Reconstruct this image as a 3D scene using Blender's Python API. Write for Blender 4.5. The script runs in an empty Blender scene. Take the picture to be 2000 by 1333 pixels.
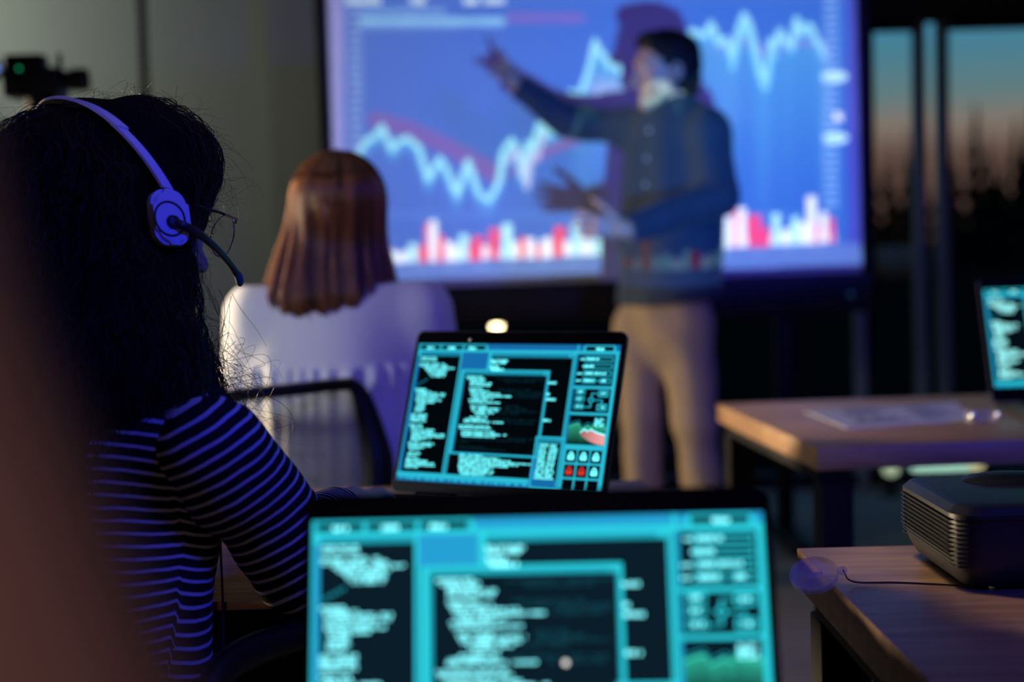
import bpy, bmesh, math, random
import numpy as np
from mathutils import Vector, Matrix, Euler, noise as mnoise

random.seed(7); RNG = np.random.default_rng(11)
scn = bpy.context.scene
COL = scn.collection

# ------------------------------------------------------------------ view
scn.view_settings.view_transform = 'Standard'
scn.view_settings.look = 'None'
scn.view_settings.exposure = 0.0
scn.view_settings.gamma = 1.0
scn.view_settings.use_curve_mapping = False
scn.cycles.use_denoising = True
scn.cycles.transparent_max_bounces = 24
scn.cycles.max_bounces = 6
scn.cycles.sample_clamp_indirect = 4.0
scn.cycles.caustics_reflective = False
scn.cycles.caustics_refractive = False

# ------------------------------------------------------------------ camera (50 mm lens at seated eye height)
FPX = 2778.0
CAMH = 1.07
PITCH = math.atan((666.5 - 508) / FPX)
ROLL = math.radians(1.5)
cf = Vector((0, math.cos(PITCH), -math.sin(PITCH)))
cr0 = Vector((1, 0, 0)); cu0 = cr0.cross(cf)
CR = cr0 * math.cos(ROLL) - cu0 * math.sin(ROLL)
CU = cu0 * math.cos(ROLL) + cr0 * math.sin(ROLL)
CAM = Vector((0, 0, CAMH))
cd = bpy.data.cameras.new('camera'); cam = bpy.data.objects.new('camera', cd); COL.objects.link(cam)
m = Matrix.Identity(4)
for i in range(3):
    m[i][0] = CR[i]; m[i][1] = CU[i]; m[i][2] = -cf[i]; m[i][3] = CAM[i]
cam.matrix_world = m
cd.sensor_width = 36.0; cd.lens = 50.0; cd.clip_start = 0.02; cd.clip_end = 300
cd.dof.use_dof = True; cd.dof.focus_distance = 1.55; cd.dof.aperture_fstop = 2.4
scn.camera = cam

def at(x, y, Y):
    "point of the room at depth Y seen at photo pixel x, y (used to measure the room)"
    d = CR * ((x - 1000) / FPX) - CU * ((y - 666.5) / FPX) + cf
    return CAM + d * (Y / d.y)
def atz(x, y, Z):
    d = CR * ((x - 1000) / FPX) - CU * ((y - 666.5) / FPX) + cf
    return CAM + d * ((Z - CAMH) / d.z)
def lin(r, g, b):
    f = lambda c: (c / 255 / 12.92) if c <= 10 else ((c / 255 + .055) / 1.055) ** 2.4
    return (f(r), f(g), f(b))

# ------------------------------------------------------------------ objects
def tag(o, label, cat, group=None, kind=None):
    o['label'] = label; o['category'] = cat
    if group: o['group'] = group
    if kind: o['kind'] = kind
    return o
def empty(name, loc=(0, 0, 0), rz=0.0):
    o = bpy.data.objects.new(name, None); COL.objects.link(o)
    o.empty_display_size = .05
    o.location = loc; o.rotation_euler = (0, 0, rz); return o
def link(name, me, mat, parent=None):
    o = bpy.data.objects.new(name, me); COL.objects.link(o)
    if mat is not None:
        for mm in (mat if isinstance(mat, (list, tuple)) else [mat]): me.materials.append(mm)
    if parent is not None: o.parent = parent
    return o
def bm_obj(name, bm, mat, parent=None, smooth=True, angle=40):
    bmesh.ops.recalc_face_normals(bm, faces=bm.faces)
    me = bpy.data.meshes.new(name); bm.to_mesh(me); bm.free()
    if smooth:
        me.polygons.foreach_set('use_smooth', [True] * len(me.polygons))
        me.set_sharp_from_angle(angle=math.radians(angle))
    return link(name, me, mat, parent)
def np_obj(name, V, F, mat, parent=None, smooth=True):
    me = bpy.data.meshes.new(name)
    V = np.asarray(V, np.float32); F = np.asarray(F, np.int32)
    me.vertices.add(len(V)); me.vertices.foreach_set('co', V.ravel())
    k = F.shape[1]
    me.loops.add(F.size); me.loops.foreach_set('vertex_index', F.ravel())
    me.polygons.add(len(F)); me.polygons.foreach_set('loop_start', np.arange(0, F.size, k, dtype=np.int32))
    me.update(calc_edges=True); me.validate()
    if smooth: me.polygons.foreach_set('use_smooth', np.ones(len(me.polygons), bool))
    return link(name, me, mat, parent)
def point_attr(o, name, vals):
    a = o.data.attributes.new(name, 'FLOAT', 'POINT'); a.data.foreach_set('value', np.asarray(vals, np.float32))
def color_attr(o, name, vals):
    a = o.data.attributes.new(name, 'FLOAT_COLOR', 'POINT'); a.data.foreach_set('color', np.asarray(vals, np.float32).ravel())

def add_box(bm, c, s, M=None, bev=0.0, seg=2):
    r = bmesh.ops.create_cube(bm, size=1.0)
    vs = r['verts']
    for v in vs: v.co = Vector((v.co.x * s[0] + c[0], v.co.y * s[1] + c[1], v.co.z * s[2] + c[2]))
    if bev > 0:
        es = list({e for v in vs for e in v.link_edges})
        rb = bmesh.ops.bevel(bm, geom=es, offset=bev, segments=seg, affect='EDGES', profile=.5)
        vs = list({v for f in rb['faces'] for v in f.verts} | {v for v in vs if v.is_valid})
    if M is not None:
        for v in vs: v.co = M @ v.co
    return vs
def box_obj(name, c, s, mat, parent=None, bev=.002, seg=2, M=None):
    bm = bmesh.new(); add_box(bm, c, s, M, bev, seg); return bm_obj(name, bm, mat, parent)
def frames(pts):
    P = [Vector(p) for p in pts]; out = []
    up = None
    for i, p in enumerate(P):
        t = (P[min(i + 1, len(P) - 1)] - P[max(i - 1, 0)]).normalized()
        if up is None:
            up = Vector((0, 0, 1)) if abs(t.z) < .9 else Vector((1, 0, 0))
        up = (up - t * up.dot(t)).normalized()
        out.append((p, t, up, t.cross(up)))
    return out
def add_tube(bm, pts, rad, seg=10, cap=True, squash=1.0):
    rad = rad if isinstance(rad, (list, tuple)) else [rad] * len(pts)
    rings = []
    for (p, t, u, w), r in zip(frames(pts), rad):
        rings.append([bm.verts.new(p + u * (r * math.cos(a)) + w * (r * squash * math.sin(a))) for a in [2 * math.pi * k / seg for k in range(seg)]])
    for a, b in zip(rings, rings[1:]):
        for k in range(seg): bm.faces.new((a[k], a[(k + 1) % seg], b[(k + 1) % seg], b[k]))
    if cap: bm.faces.new(rings[0][::-1]); bm.faces.new(rings[-1])
def spline(pts, n=8):
    "catmull-rom through the points"
    P = [Vector(p) for p in pts]; out = []
    Q = [P[0] * 2 - P[1]] + P + [P[-1] * 2 - P[-2]]
    for i in range(1, len(Q) - 2):
        a, b, c, d = Q[i - 1:i + 3]
        for k in range(n):
            t = k / n
            out.append(.5 * ((2 * b) + (c - a) * t + (2 * a - 5 * b + 4 * c - d) * t * t + (3 * b - a - 3 * c + d) * t ** 3))
    return out + [P[-1]]
def add_lathe(bm, prof, seg=24, M=None):
    rings = []
    for r, z in prof:
        rings.append([bm.verts.new((r * math.cos(2 * math.pi * k / seg), r * math.sin(2 * math.pi * k / seg), z)) for k in range(seg)])
    for a, b in zip(rings, rings[1:]):
        for k in range(seg): bm.faces.new((a[k], a[(k + 1) % seg], b[(k + 1) % seg], b[k]))
    if prof[0][0] > 1e-6: bm.faces.new(rings[0][::-1])
    if prof[-1][0] > 1e-6: bm.faces.new(rings[-1])
    if M is not None:
        for R in rings:
            for v in R: v.co = M @ v.co
def add_prism(bm, poly, y0, y1, M=None, plane='XZ'):
    mk = (lambda a, b, y: Vector((a, y, b))) if plane == 'XZ' else (lambda a, b, y: Vector((a, b, y)))
    A = [bm.verts.new(mk(a, b, y0)) for a, b in poly]; B = [bm.verts.new(mk(a, b, y1)) for a, b in poly]
    n = len(poly)
    bm.faces.new(A); bm.faces.new(B[::-1])
    for k in range(n): bm.faces.new((A[k], B[k], B[(k + 1) % n], A[(k + 1) % n]))
    if M is not None:
        for v in A + B: v.co = M @ v.co
    return A + B
def round_rect(x0, x1, z0, z1, r, n=6):
    out = []
    for cx, cz, a0 in ((x1 - r, z1 - r, 0), (x0 + r, z1 - r, 90), (x0 + r, z0 + r, 180), (x1 - r, z0 + r, 270)):
        for k in range(n + 1):
            a = math.radians(a0 + 90 * k / n); out.append((cx + r * math.cos(a), cz + r * math.sin(a)))
    return out

# ------------------------------------------------------------------ materials (all node based)
def new_mat(name):
    mt = bpy.data.materials.new(name); mt.use_nodes = True
    nt = mt.node_tree; nt.nodes.clear()
    return mt, nt, nt.nodes.new('ShaderNodeOutputMaterial')
def N(nt, kind, **k):
    n = nt.nodes.new('ShaderNode' + kind)
    for a, b in k.items(): setattr(n, a, b)
    return n
def mat(name, c, rough=.6, metal=0.0, var=.12, scale=40.0, bump=0.0, bscale=None, spec=.5, sheen=0.0, stretch=(1, 1, 1), sub=0.0, coat=0.0):
    mt, nt, out = new_mat(name)
    b = N(nt, 'BsdfPrincipled'); L = nt.links.new
    b.inputs['Roughness'].default_value = rough; b.inputs['Metallic'].default_value = metal
    b.inputs['Specular IOR Level'].default_value = spec
    b.inputs['Sheen Weight'].default_value = sheen
    b.inputs['Coat Weight'].default_value = coat
    if sub: b.inputs['Subsurface Weight'].default_value = sub; b.inputs['Subsurface Radius'].default_value = (.012, .005, .003)
    tc = N(nt, 'TexCoord'); mp = N(nt, 'Mapping'); mp.inputs['Scale'].default_value = stretch
    L(tc.outputs['Object'], mp.inputs['Vector'])
    no = N(nt, 'TexNoise'); no.inputs['Scale'].default_value = scale; no.inputs['Detail'].default_value = 4
    L(mp.outputs[0], no.inputs['Vector'])
    mx = N(nt, 'Mix', data_type='RGBA')
    mx.inputs[6].default_value = (*[x * (1 - var) for x in c], 1); mx.inputs[7].default_value = (*[min(1, x * (1 + var)) for x in c], 1)
    L(no.outputs['Fac'], mx.inputs[0]); L(mx.outputs[2], b.inputs['Base Color'])
    if bump:
        n2 = N(nt, 'TexNoise'); n2.inputs['Scale'].default_value = bscale or scale * 4; n2.inputs['Detail'].default_value = 3
        L(mp.outputs[0], n2.inputs['Vector'])
        bp = N(nt, 'Bump'); bp.inputs['Strength'].default_value = bump; bp.inputs['Distance'].default_value = .002
        L(n2.outputs['Fac'], bp.inputs['Height']); L(bp.outputs[0], b.inputs['Normal'])
    L(b.outputs[0], out.inputs[0]); return mt
def wood_mat(name, c0, c1, rough=.45, axis='X'):
    mt, nt, out = new_mat(name); L = nt.links.new
    b = N(nt, 'BsdfPrincipled'); b.inputs['Roughness'].default_value = rough
    tc = N(nt, 'TexCoord'); mp = N(nt, 'Mapping')
    mp.inputs['Scale'].default_value = (3, 34, 34) if axis == 'X' else (34, 3, 34)
    L(tc.outputs['Object'], mp.inputs['Vector'])
    n1 = N(nt, 'TexNoise'); n1.inputs['Scale'].default_value = 1.6; n1.inputs['Detail'].default_value = 7; n1.inputs['Distortion'].default_value = .6
    L(mp.outputs[0], n1.inputs['Vector'])
    cr = N(nt, 'ValToRGB'); cr.color_ramp.elements[0].position = .3; cr.color_ramp.elements[1].position = .72
    cr.color_ramp.elements[0].color = (*c0, 1); cr.color_ramp.elements[1].color = (*c1, 1)
    L(n1.outputs['Fac'], cr.inputs[0]); L(cr.outputs[0], b.inputs['Base Color'])
    bp = N(nt, 'Bump'); bp.inputs['Strength'].default_value = .15; bp.inputs['Distance'].default_value = .001
    L(n1.outputs['Fac'], bp.inputs['Height']); L(bp.outputs[0], b.inputs['Normal'])
    L(b.outputs[0], out.inputs[0]); return mt
def emit_mat(name, c, s, var=.04):
    mt, nt, out = new_mat(name); e = N(nt, 'Emission'); L = nt.links.new
    tc = N(nt, 'TexCoord'); no = N(nt, 'TexNoise'); no.inputs['Scale'].default_value = 60
    L(tc.outputs['Object'], no.inputs['Vector'])
    mx = N(nt, 'Mix', data_type='RGBA'); mx.inputs[6].default_value = (*[x * (1 - var) for x in c], 1); mx.inputs[7].default_value = (*c, 1)
    L(no.outputs['Fac'], mx.inputs[0]); L(mx.outputs[2], e.inputs[0]); e.inputs[1].default_value = s
    L(e.outputs[0], out.inputs[0]); return mt
def display_mat(name, strength):
    "lit panel: colour of each pixel area from the mesh, slight pixel grain"
    mt, nt, out = new_mat(name); L = nt.links.new
    a = N(nt, 'Attribute', attribute_name='pixel'); e = N(nt, 'Emission'); e.inputs[1].default_value = strength
    L(a.outputs['Color'], e.inputs[0]); L(e.outputs[0], out.inputs[0]); return mt
def glass_mat(name, tint, gloss, rough=.02):
    mt, nt, out = new_mat(name); L = nt.links.new
    t = N(nt, 'BsdfTransparent'); t.inputs[0].default_value = (*tint, 1)
    g = N(nt, 'BsdfGlossy'); g.inputs['Roughness'].default_value = rough
    lw = N(nt, 'LayerWeight'); lw.inputs[0].default_value = gloss
    mx = N(nt, 'MixShader'); L(lw.outputs['Fresnel'], mx.inputs[0]); L(t.outputs[0], mx.inputs[1]); L(g.outputs[0], mx.inputs[2])
    L(mx.outputs[0], out.inputs[0]); return mt
def frosted_mat(name, c, body):
    "see-through plastic with a little milky body and a gloss"
    mt, nt, out = new_mat(name); L = nt.links.new
    t = N(nt, 'BsdfTransparent'); t.inputs[0].default_value = (.97, .96, .96, 1)
    b = N(nt, 'BsdfPrincipled'); b.inputs['Roughness'].default_value = .12
    tc = N(nt, 'TexCoord'); no = N(nt, 'TexNoise'); no.inputs['Scale'].default_value = 80; L(tc.outputs['Object'], no.inputs['Vector'])
    m2 = N(nt, 'Mix', data_type='RGBA'); m2.inputs[6].default_value = (*[x * .94 for x in c], 1); m2.inputs[7].default_value = (*c, 1); L(no.outputs['Fac'], m2.inputs[0]); L(m2.outputs[2], b.inputs['Base Color'])
    mx = N(nt, 'MixShader'); mx.inputs[0].default_value = body; L(t.outputs[0], mx.inputs[1]); L(b.outputs[0], mx.inputs[2]); L(mx.outputs[0], out.inputs[0]); return mt
def mesh_fabric(name, c, see):
    "woven see-through netting"
    mt, nt, out = new_mat(name); L = nt.links.new
    tc = N(nt, 'TexCoord'); wa = N(nt, 'TexWave'); wa.inputs['Scale'].default_value = 160; wb = N(nt, 'TexWave', bands_direction='Z'); wb.inputs['Scale'].default_value = 160
    L(tc.outputs['Object'], wa.inputs['Vector']); L(tc.outputs['Object'], wb.inputs['Vector'])
    mm = N(nt, 'Math', operation='MULTIPLY'); L(wa.outputs['Fac'], mm.inputs[0]); L(wb.outputs['Fac'], mm.inputs[1])
    gt = N(nt, 'Math', operation='MULTIPLY_ADD'); gt.inputs[1].default_value = .5; gt.inputs[2].default_value = see - .12; L(mm.outputs[0], gt.inputs[0])
    b = N(nt, 'BsdfPrincipled'); b.inputs['Base Color'].default_value = (*c, 1); b.inputs['Roughness'].default_value = .8
    t = N(nt, 'BsdfTransparent'); mx = N(nt, 'MixShader')
    L(gt.outputs[0], mx.inputs[0]); L(b.outputs[0], mx.inputs[1]); L(t.outputs[0], mx.inputs[2]); L(mx.outputs[0], out.inputs[0]); return mt
def stripe_mat(name, dark, light, period, duty):
    mt, nt, out = new_mat(name); L = nt.links.new
    a = N(nt, 'Attribute', attribute_name='stripe')
    tc = N(nt, 'TexCoord'); no = N(nt, 'TexNoise'); no.inputs['Scale'].default_value = 30; L(tc.outputs['Object'], no.inputs['Vector'])
    ad = N(nt, 'Math', operation='MULTIPLY_ADD'); ad.inputs[1].default_value = .0035; L(no.outputs['Fac'], ad.inputs[0]); L(a.outputs['Fac'], ad.inputs[2])
    dv = N(nt, 'Math', operation='DIVIDE'); dv.inputs[1].default_value = period; L(ad.outputs[0], dv.inputs[0])
    fr = N(nt, 'Math', operation='FRACT'); L(dv.outputs[0], fr.inputs[0])
    lt = N(nt, 'Math', operation='LESS_THAN'); lt.inputs[1].default_value = duty; L(fr.outputs[0], lt.inputs[0])
    mx = N(nt, 'Mix', data_type='RGBA'); mx.inputs[6].default_value = (*dark, 1); mx.inputs[7].default_value = (*light, 1); L(lt.outputs[0], mx.inputs[0])
    b = N(nt, 'BsdfPrincipled'); b.inputs['Roughness'].default_value = .9; b.inputs['Specular IOR Level'].default_value = .1
    L(mx.outputs[2], b.inputs['Base Color'])
    n2 = N(nt, 'TexNoise'); n2.inputs['Scale'].default_value = 600; L(tc.outputs['Object'], n2.inputs['Vector'])
    bp = N(nt, 'Bump'); bp.inputs['Strength'].default_value = .2; bp.inputs['Distance'].default_value = .001; L(n2.outputs['Fac'], bp.inputs['Height']); L(bp.outputs[0], b.inputs['Normal'])
    L(b.outputs[0], out.inputs[0]); return mt
def hair_mat(name, c0, c1, rough=.4, spec=.5):
    "strand colour picked per strand between two browns"
    mt, nt, out = new_mat(name); L = nt.links.new
    a = N(nt, 'Attribute', attribute_name='strand'); cr = N(nt, 'ValToRGB')
    cr.color_ramp.elements[0].color = (*c0, 1); cr.color_ramp.elements[1].color = (*c1, 1)
    L(a.outputs['Fac'], cr.inputs[0])
    b = N(nt, 'BsdfPrincipled'); b.inputs['Roughness'].default_value = rough; b.inputs['Specular IOR Level'].default_value = spec
    L(cr.outputs[0], b.inputs['Base Color']); L(b.outputs[0], out.inputs[0]); return mt

M = dict(
    black=mat('black_plastic', (.005, .005, .006), .45, bump=.1, bscale=300, spec=.3),
    matte=mat('matte_black', (.008, .008, .009), .7, bump=.1),
    steel=mat('black_powder_coat', (.005, .005, .006), .6, bump=.15, bscale=500, spec=.15),
    alu=mat('dark_aluminium', (.05, .05, .055), .35, metal=.8),
    grey=mat('dark_grey_metal', (.10, .10, .105), .45, metal=.3),
    wall=mat('painted_wall', (.34, .37, .33), .85, var=.04, scale=5, bump=.05, bscale=200),
    header=mat('dark_header_paint', (.018, .018, .026), .6),
    ceil=mat('ceiling_paint', (.16, .16, .16), .9, var=.04),
    darkwall=mat('dark_wall_paint', (.06, .06, .065), .9, var=.05),
    carpet=mat('grey_carpet', (.17, .165, .16), .95, var=.3, scale=300, bump=.4, bscale=500),
    fabric=mat('white_screen_fabric', (.82, .82, .82), .9, var=.01),
    oak=wood_mat('oak_laminate', (.26, .135, .068), (.46, .265, .130)),
    paper=mat('printed_paper', (.78, .78, .80), .8, var=.02),
    ink=mat('printed_ink', (.22, .23, .30), .8, var=.3, scale=30),
    skin=mat('skin', (.52, .31, .22), .5, var=.08, scale=60, sub=.08, bump=.05, bscale=300),
    skin2=mat('skin_tan', (.42, .24, .16), .5, var=.08, scale=60, sub=.08, bump=.05, bscale=300),
    blackhair=mat('short_black_hair', (.006, .005, .005), .55, var=.3, scale=200, bump=.8, bscale=260, stretch=(1, 1, .3), spec=.2),
    shirt=mat('navy_shirt_cloth', (.017, .036, .066), .85, var=.15, scale=14, bump=.25, bscale=500, sheen=.1),
    button=mat('blue_button', (.25, .32, .45), .35),
    khaki=mat('khaki_cotton', (.40, .285, .165), .85, var=.08, scale=18, bump=.2, bscale=600),
    shoe=mat('brown_shoe', (.05, .03, .02), .4),
    blouse=mat('white_blouse_cloth', (.74, .75, .78), .8, var=.04, scale=10, bump=.15, bscale=500, sheen=.1),
    trousers=mat('dark_trousers', (.012, .012, .016), .85),
    brown=mat('dark_brown_knit', (.26, .155, .145), .9, var=.15, scale=60),
    chairmesh=mesh_fabric('grey_chair_mesh', (.03, .03, .032), .62),
    chairpad=mat('black_seat_cloth', (.010, .010, .011), .9, bump=.3),
    pane=glass_mat('window_glass', (.96, .97, .97), .03),
    clear=frosted_mat('clear_plastic', (.60, .56, .56), .30),
    lens=glass_mat('spectacle_lens', (.97, .97, .97), .05),
    silver=mat('silver_wire', (.75, .74, .72), .18, metal=1.0),
    white=mat('white_plastic', (.58, .60, .66), .35, var=.02, spec=.5),
    boom=mat('dark_boom_plastic', (.012, .014, .016), .4),
    foam=mat('mic_tip_plastic', (.03, .10, .09), .5),
    mullion=mat('grey_window_profile', (.22, .23, .22), .45, metal=.2),
    concrete=mat('grey_concrete', (.35, .36, .36), .9, scale=8),
    brownrail=mat('brown_wood_rail', (.22, .14, .09), .7),
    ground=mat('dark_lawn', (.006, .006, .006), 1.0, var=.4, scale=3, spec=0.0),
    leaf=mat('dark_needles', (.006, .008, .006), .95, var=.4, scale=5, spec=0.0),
    bark=mat('dark_bark', (.02, .015, .012), .9),
    stripe=stripe_mat('striped_jersey', (.006, .006, .012), (.42, .44, .52), .0122, .27),
    bob=hair_mat('auburn_hair', (.024, .008, .004), (.42, .16, .052), .34, .6),
    curl=hair_mat('dark_curly_hair', (.004, .003, .0025), (.035, .018, .012), .45, .25),
    curlmass=mat('dark_hair_mass', (.0025, .002, .0018), .8, var=.4, spec=.08, scale=60, bump=.8, bscale=180),
    bobmass=mat('auburn_hair_mass', (.03, .012, .006), .6, var=.4, scale=20, stretch=(8, 8, .5)),
    bezel=mat('black_screen_glass', (.002, .002, .0025), .22, spec=.12),
    eyewhite=mat('eye_white', (.55, .52, .50), .25, var=.05),
    key=mat('black_keys', (.012, .012, .013), .5),
)
# ================================================================== room shell
YW = 6.40                       # window wall
XL, XR, YB, ZC = -5.6, 3.6, -2.6, 2.9
def struct(o): o['kind'] = 'structure'; return o
def wbox(name, x0, x1, y0, y1, z0, z1, mt, parent=None, bev=0):
    return box_obj(name, ((x0 + x1) / 2, (y0 + y1) / 2, (z0 + z1) / 2), (x1 - x0, y1 - y0, z1 - z0), mt, parent, bev)
struct(wbox('floor', XL - .2, XR + .2, YB - .2, YW + .2, -.12, 0, M['carpet']))
struct(wbox('ceiling', XL - .2, XR + .2, YB - .2, YW + .2, ZC, ZC + .12, M['ceil']))
struct(wbox('wall_left', XL - .15, XL, YB, YW, 0, ZC, M['wall']))
struct(wbox('wall_right', XR, XR + .15, YB, YW, 0, ZC, M['darkwall']))
struct(wbox('wall_back', XL - .15, XR + .15, YB - .15, YB, 0, ZC, M['darkwall']))
xa = at(278, 60, YW).x          # black joint between the two wall panels
xb = at(530, 150, YW).x
xc = at(648, 150, YW).x
xw0 = at(1690, 200, YW).x       # visible left jamb of the right-hand window
xm = at(1825, 250, YW).x        # double mullion
zt = at(1840, 34, YW).z         # underside of the dark header
wn = struct(wbox('wall_front', XL - .15, xa - .02, YW, YW + .15, 0, ZC, M['wall']))
struct(wbox('wall_front_middle', xa + .02, xb + .04, YW, YW + .15, 0, ZC, M['wall']))
struct(wbox('wall_front_pillar', xb, xc, YW - .10, YW + .15, 0, ZC, M['wall']))
struct(wbox('trim_1', xa - .02, xa + .02, YW + .03, YW + .15, 0, ZC, M['steel']))
struct(wbox('wall_front_header', xc, XR, YW - .02, YW + .15, zt, ZC, M['header']))
for k, (a, b) in enumerate(((XL, xa - .02), (xa + .02, xb))):
    struct(wbox('baseboard_front' + ('' if k == 0 else '_middle'), a, b, YW - .015, YW, 0, .08, M['header']))
def window(name, x0, x1):
    w = struct(empty(name, ((x0 + x1) / 2, YW + .06, 0)))
    ox = (x0 + x1) / 2
    def part(nm, a, b, y0, y1, z0, z1, mt): return wbox(nm, a - ox, b - ox, y0 - YW - .06, y1 - YW - .06, z0, z1, mt, w, .002)
    part('frame', x0, x0 + .045, YW + .02, YW + .10, 0, zt, M['mullion'] if x0 > xm - .2 else M['steel'])
    part('frame', x1 - .045, x1, YW + .02, YW + .10, 0, zt, M['mullion'])
    part('frame', x0 + .045, x1 - .045, YW + .02, YW + .10, 0, .06, M['steel'])
    part('frame', x0 + .045, x1 - .045, YW + .02, YW + .10, zt - .045, zt, M['steel'])
    part('pane', x0 + .045, x1 - .045, YW + .055, YW + .063, .06, zt - .045, M['pane'])
window('window_1', xc, xw0); window('window_2', xw0, xm - .03); window('window_3', xm + .03, XR)

# ------------------------------------------------------------------ outdoors
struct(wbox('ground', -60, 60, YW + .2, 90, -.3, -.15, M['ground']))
def crown_mesh(seed, h, r, n):
    rnd = random.Random(seed); bm = bmesh.new()
    for k in range(n):
        f = k / (n - 1); z0 = h * (.12 + .80 * f); rr = r * (1 - f) ** .8 + .10
        prof = [(rr * .3, z0 - h * .03), (rr, z0), (rr * .55, z0 + h * .09), (.02, z0 + h * .2)]
        add_lathe(bm, prof, 14, Matrix.Translation((rnd.uniform(-.1, .1) * r, rnd.uniform(-.1, .1) * r, 0)))
    for v in bm.verts:
        q = mnoise.noise_vector(v.co * 2.3 + Vector((seed, 0, 0))); v.co += q * .28 * r * .6
    return bm
TREES = [(1672, 285), (1702, 292), (1738, 300), (1772, 284), (1802, 296), (1838, 290), (1866, 296), (1902, 236), (1932, 286), (1958, 300), (1985, 262), (2012, 240), (2050, 270)]
protos = []
for i, (px, py) in enumerate(TREES):
    Y = 46 + (i * 7 % 5) * 1.6
    p = at(px, py, Y); H = p.z + .15
    v = i % 3
    if len(protos) <= v:
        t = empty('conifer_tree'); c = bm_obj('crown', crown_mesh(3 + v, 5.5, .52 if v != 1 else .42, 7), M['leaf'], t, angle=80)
        bm = bmesh.new(); add_tube(bm, [(0, 0, 0), (.03, 0, 1.5), (0, 0, 4.6)], [.14, .11, .03], 8); tr = bm_obj('trunk', bm, M['bark'], t)
        protos.append(t)
    else:
        src = protos[v]; t = src.copy(); COL.objects.link(t)
        for ch in list(src.children):
            d = ch.copy(); COL.objects.link(d); d.parent = t
    t.location = (p.x, Y, -.15); t.rotation_euler = (0, 0, i * 1.3); s = H / 5.5; t.scale = (s * 1.15, s * 1.15, s)
    tag(t, 'dark conifer in the blurred treeline beyond the window at dusk', 'tree', 'trees beyond the window')
bl = empty('garden_lamp', (at(970, 633, 14).x, 14, -.15))
tag(bl, 'small warm glowing garden lamp seen under the projection screen', 'lamp')
zl = at(970, 633, 14).z + .15
bm = bmesh.new(); add_lathe(bm, [(.05, 0), (.05, .02), (.018, .03), (.018, zl - .05)], 16); bm_obj('post', bm, M['steel'], bl)
bm = bmesh.new(); add_lathe(bm, [(.001, zl - .055), (.03, zl - .05), (.042, zl - .01), (.03, zl + .03), (.001, zl + .042)], 20); bm_obj('globe', bm, emit_mat('warm_globe', (1, .80, .42), 16), bl)
rl = empty('balcony_railing', (at(1752, 500, 7.3).x, 7.3, -.15))
tag(rl, 'grey panelled balcony railing with a brown rail outside the window', 'railing')
x0 = at(1690, 500, 7.3).x - .4 - rl.location.x; x1 = at(1812, 500, 7.3).x - rl.location.x
z0 = at(1750, 543, 7.3).z + .15; z1 = at(1750, 522, 7.3).z + .15; z2 = at(1750, 482, 7.3).z + .15
wbox('rail', x0, x1, -.05, .05, z0, z1, M['brownrail'], rl, .004)
wbox('panel', x0, x1, -.012, .012, z1, z2, M['concrete'], rl, .003)
for xx in (x0 + .03, x1 - .03): wbox('post', xx - .02, xx + .02, -.03, .03, 0, z0, M['steel'], rl, .003)

# added glowing bodies standing in for bright reflections low along the window
for (px, py, lab, col, s, wid) in ((1740, 915, 'round glow standing in for a reflection at the foot of the window, under the middle of the far table', (.75, .95, .62), .55, .035),
                                   (1906, 902, 'yellowish round glow standing in for a reflection at the foot of the window behind the projector', (1, .88, .45), .8, .035)):
    p = at(px, py, YW - .25); t = empty('reflection_spot', (p.x, YW - .25, 0)); tag(t, lab, 'lamp', 'reflection glows along the window foot')
    h = p.z
    bm = bmesh.new(); add_lathe(bm, [(.05, 0), (.05, .012), (.02, .02), (.02, max(.03, h - wid))], 18); bm_obj('stand', bm, M['steel'], t)
    bm = bmesh.new(); add_lathe(bm, [(.001, h - wid), (wid * .8, h - wid * .7), (wid, h), (wid * .7, h + wid * .7), (.001, h + wid)], 18); bm_obj('glow_body', bm, emit_mat('reflection_spot_glow', col, s), t)
p = at(1848, 908, YW - .22); t = empty('reflection_bar', (p.x, YW - .22, 0)); tag(t, 'long greenish white glow standing in for a reflection low at the foot of the window', 'lamp')
wbox('glow_body', -.15, .15, -.015, .015, p.z - .022, p.z + .022, emit_mat('reflection_bar_glow', (.55, 1, .80), 1.0), t, .006)
for sx in (-1, 1): wbox('foot', sx * .12 - .012, sx * .12 + .012, -.02, .02, 0, p.z - .022, M['steel'], t, .002)

# ================================================================== projection screen
SY = 5.20
sx0, sx1 = at(650, 300, SY).x, at(1681, 300, SY).x
sz0, sz1 = .985, 2.10
ps = empty('projection_screen', ((sx0 + sx1) / 2, SY, 0))
tag(ps, 'large white projection screen in a black frame showing a blue market chart', 'projection screen')
hw = (sx1 - sx0) / 2; RS = Matrix.Translation((0, 0, sz0)) @ Matrix.Rotation(math.radians(-.55), 4, 'Y') @ Matrix.Translation((0, 0, -sz0))
def sbox(name, x0, x1, y0, y1, z0, z1, mt, bev=.003, parent=ps, MM=RS):
    return box_obj(name, ((x0 + x1) / 2, (y0 + y1) / 2, (z0 + z1) / 2), (x1 - x0, y1 - y0, z1 - z0), mt, parent, bev, 2, MM)
sbox('fabric', -hw, hw, 0, .012, sz0, sz1, M['fabric'], .001)
sbox('frame', -hw - .035, -hw, -.02, .05, sz0 - .02, sz1 + .03, M['black'])
sbox('frame', hw, hw + .03, -.02, .05, sz0 - .02, sz1 + .03, M['black'])
sbox('frame', -hw, hw, -.02, .05, sz1, sz1 + .03, M['black'])
sbox('backing', -hw, hw, .02, .045, sz0, sz1, M['matte'])
sbox('bottom_bezel', -hw - .035, hw + .03, -.025, .055, sz0 - .145, sz0 - .001, M['black'], .006)
ld = at(1662, 575, SY - .03)
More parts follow.
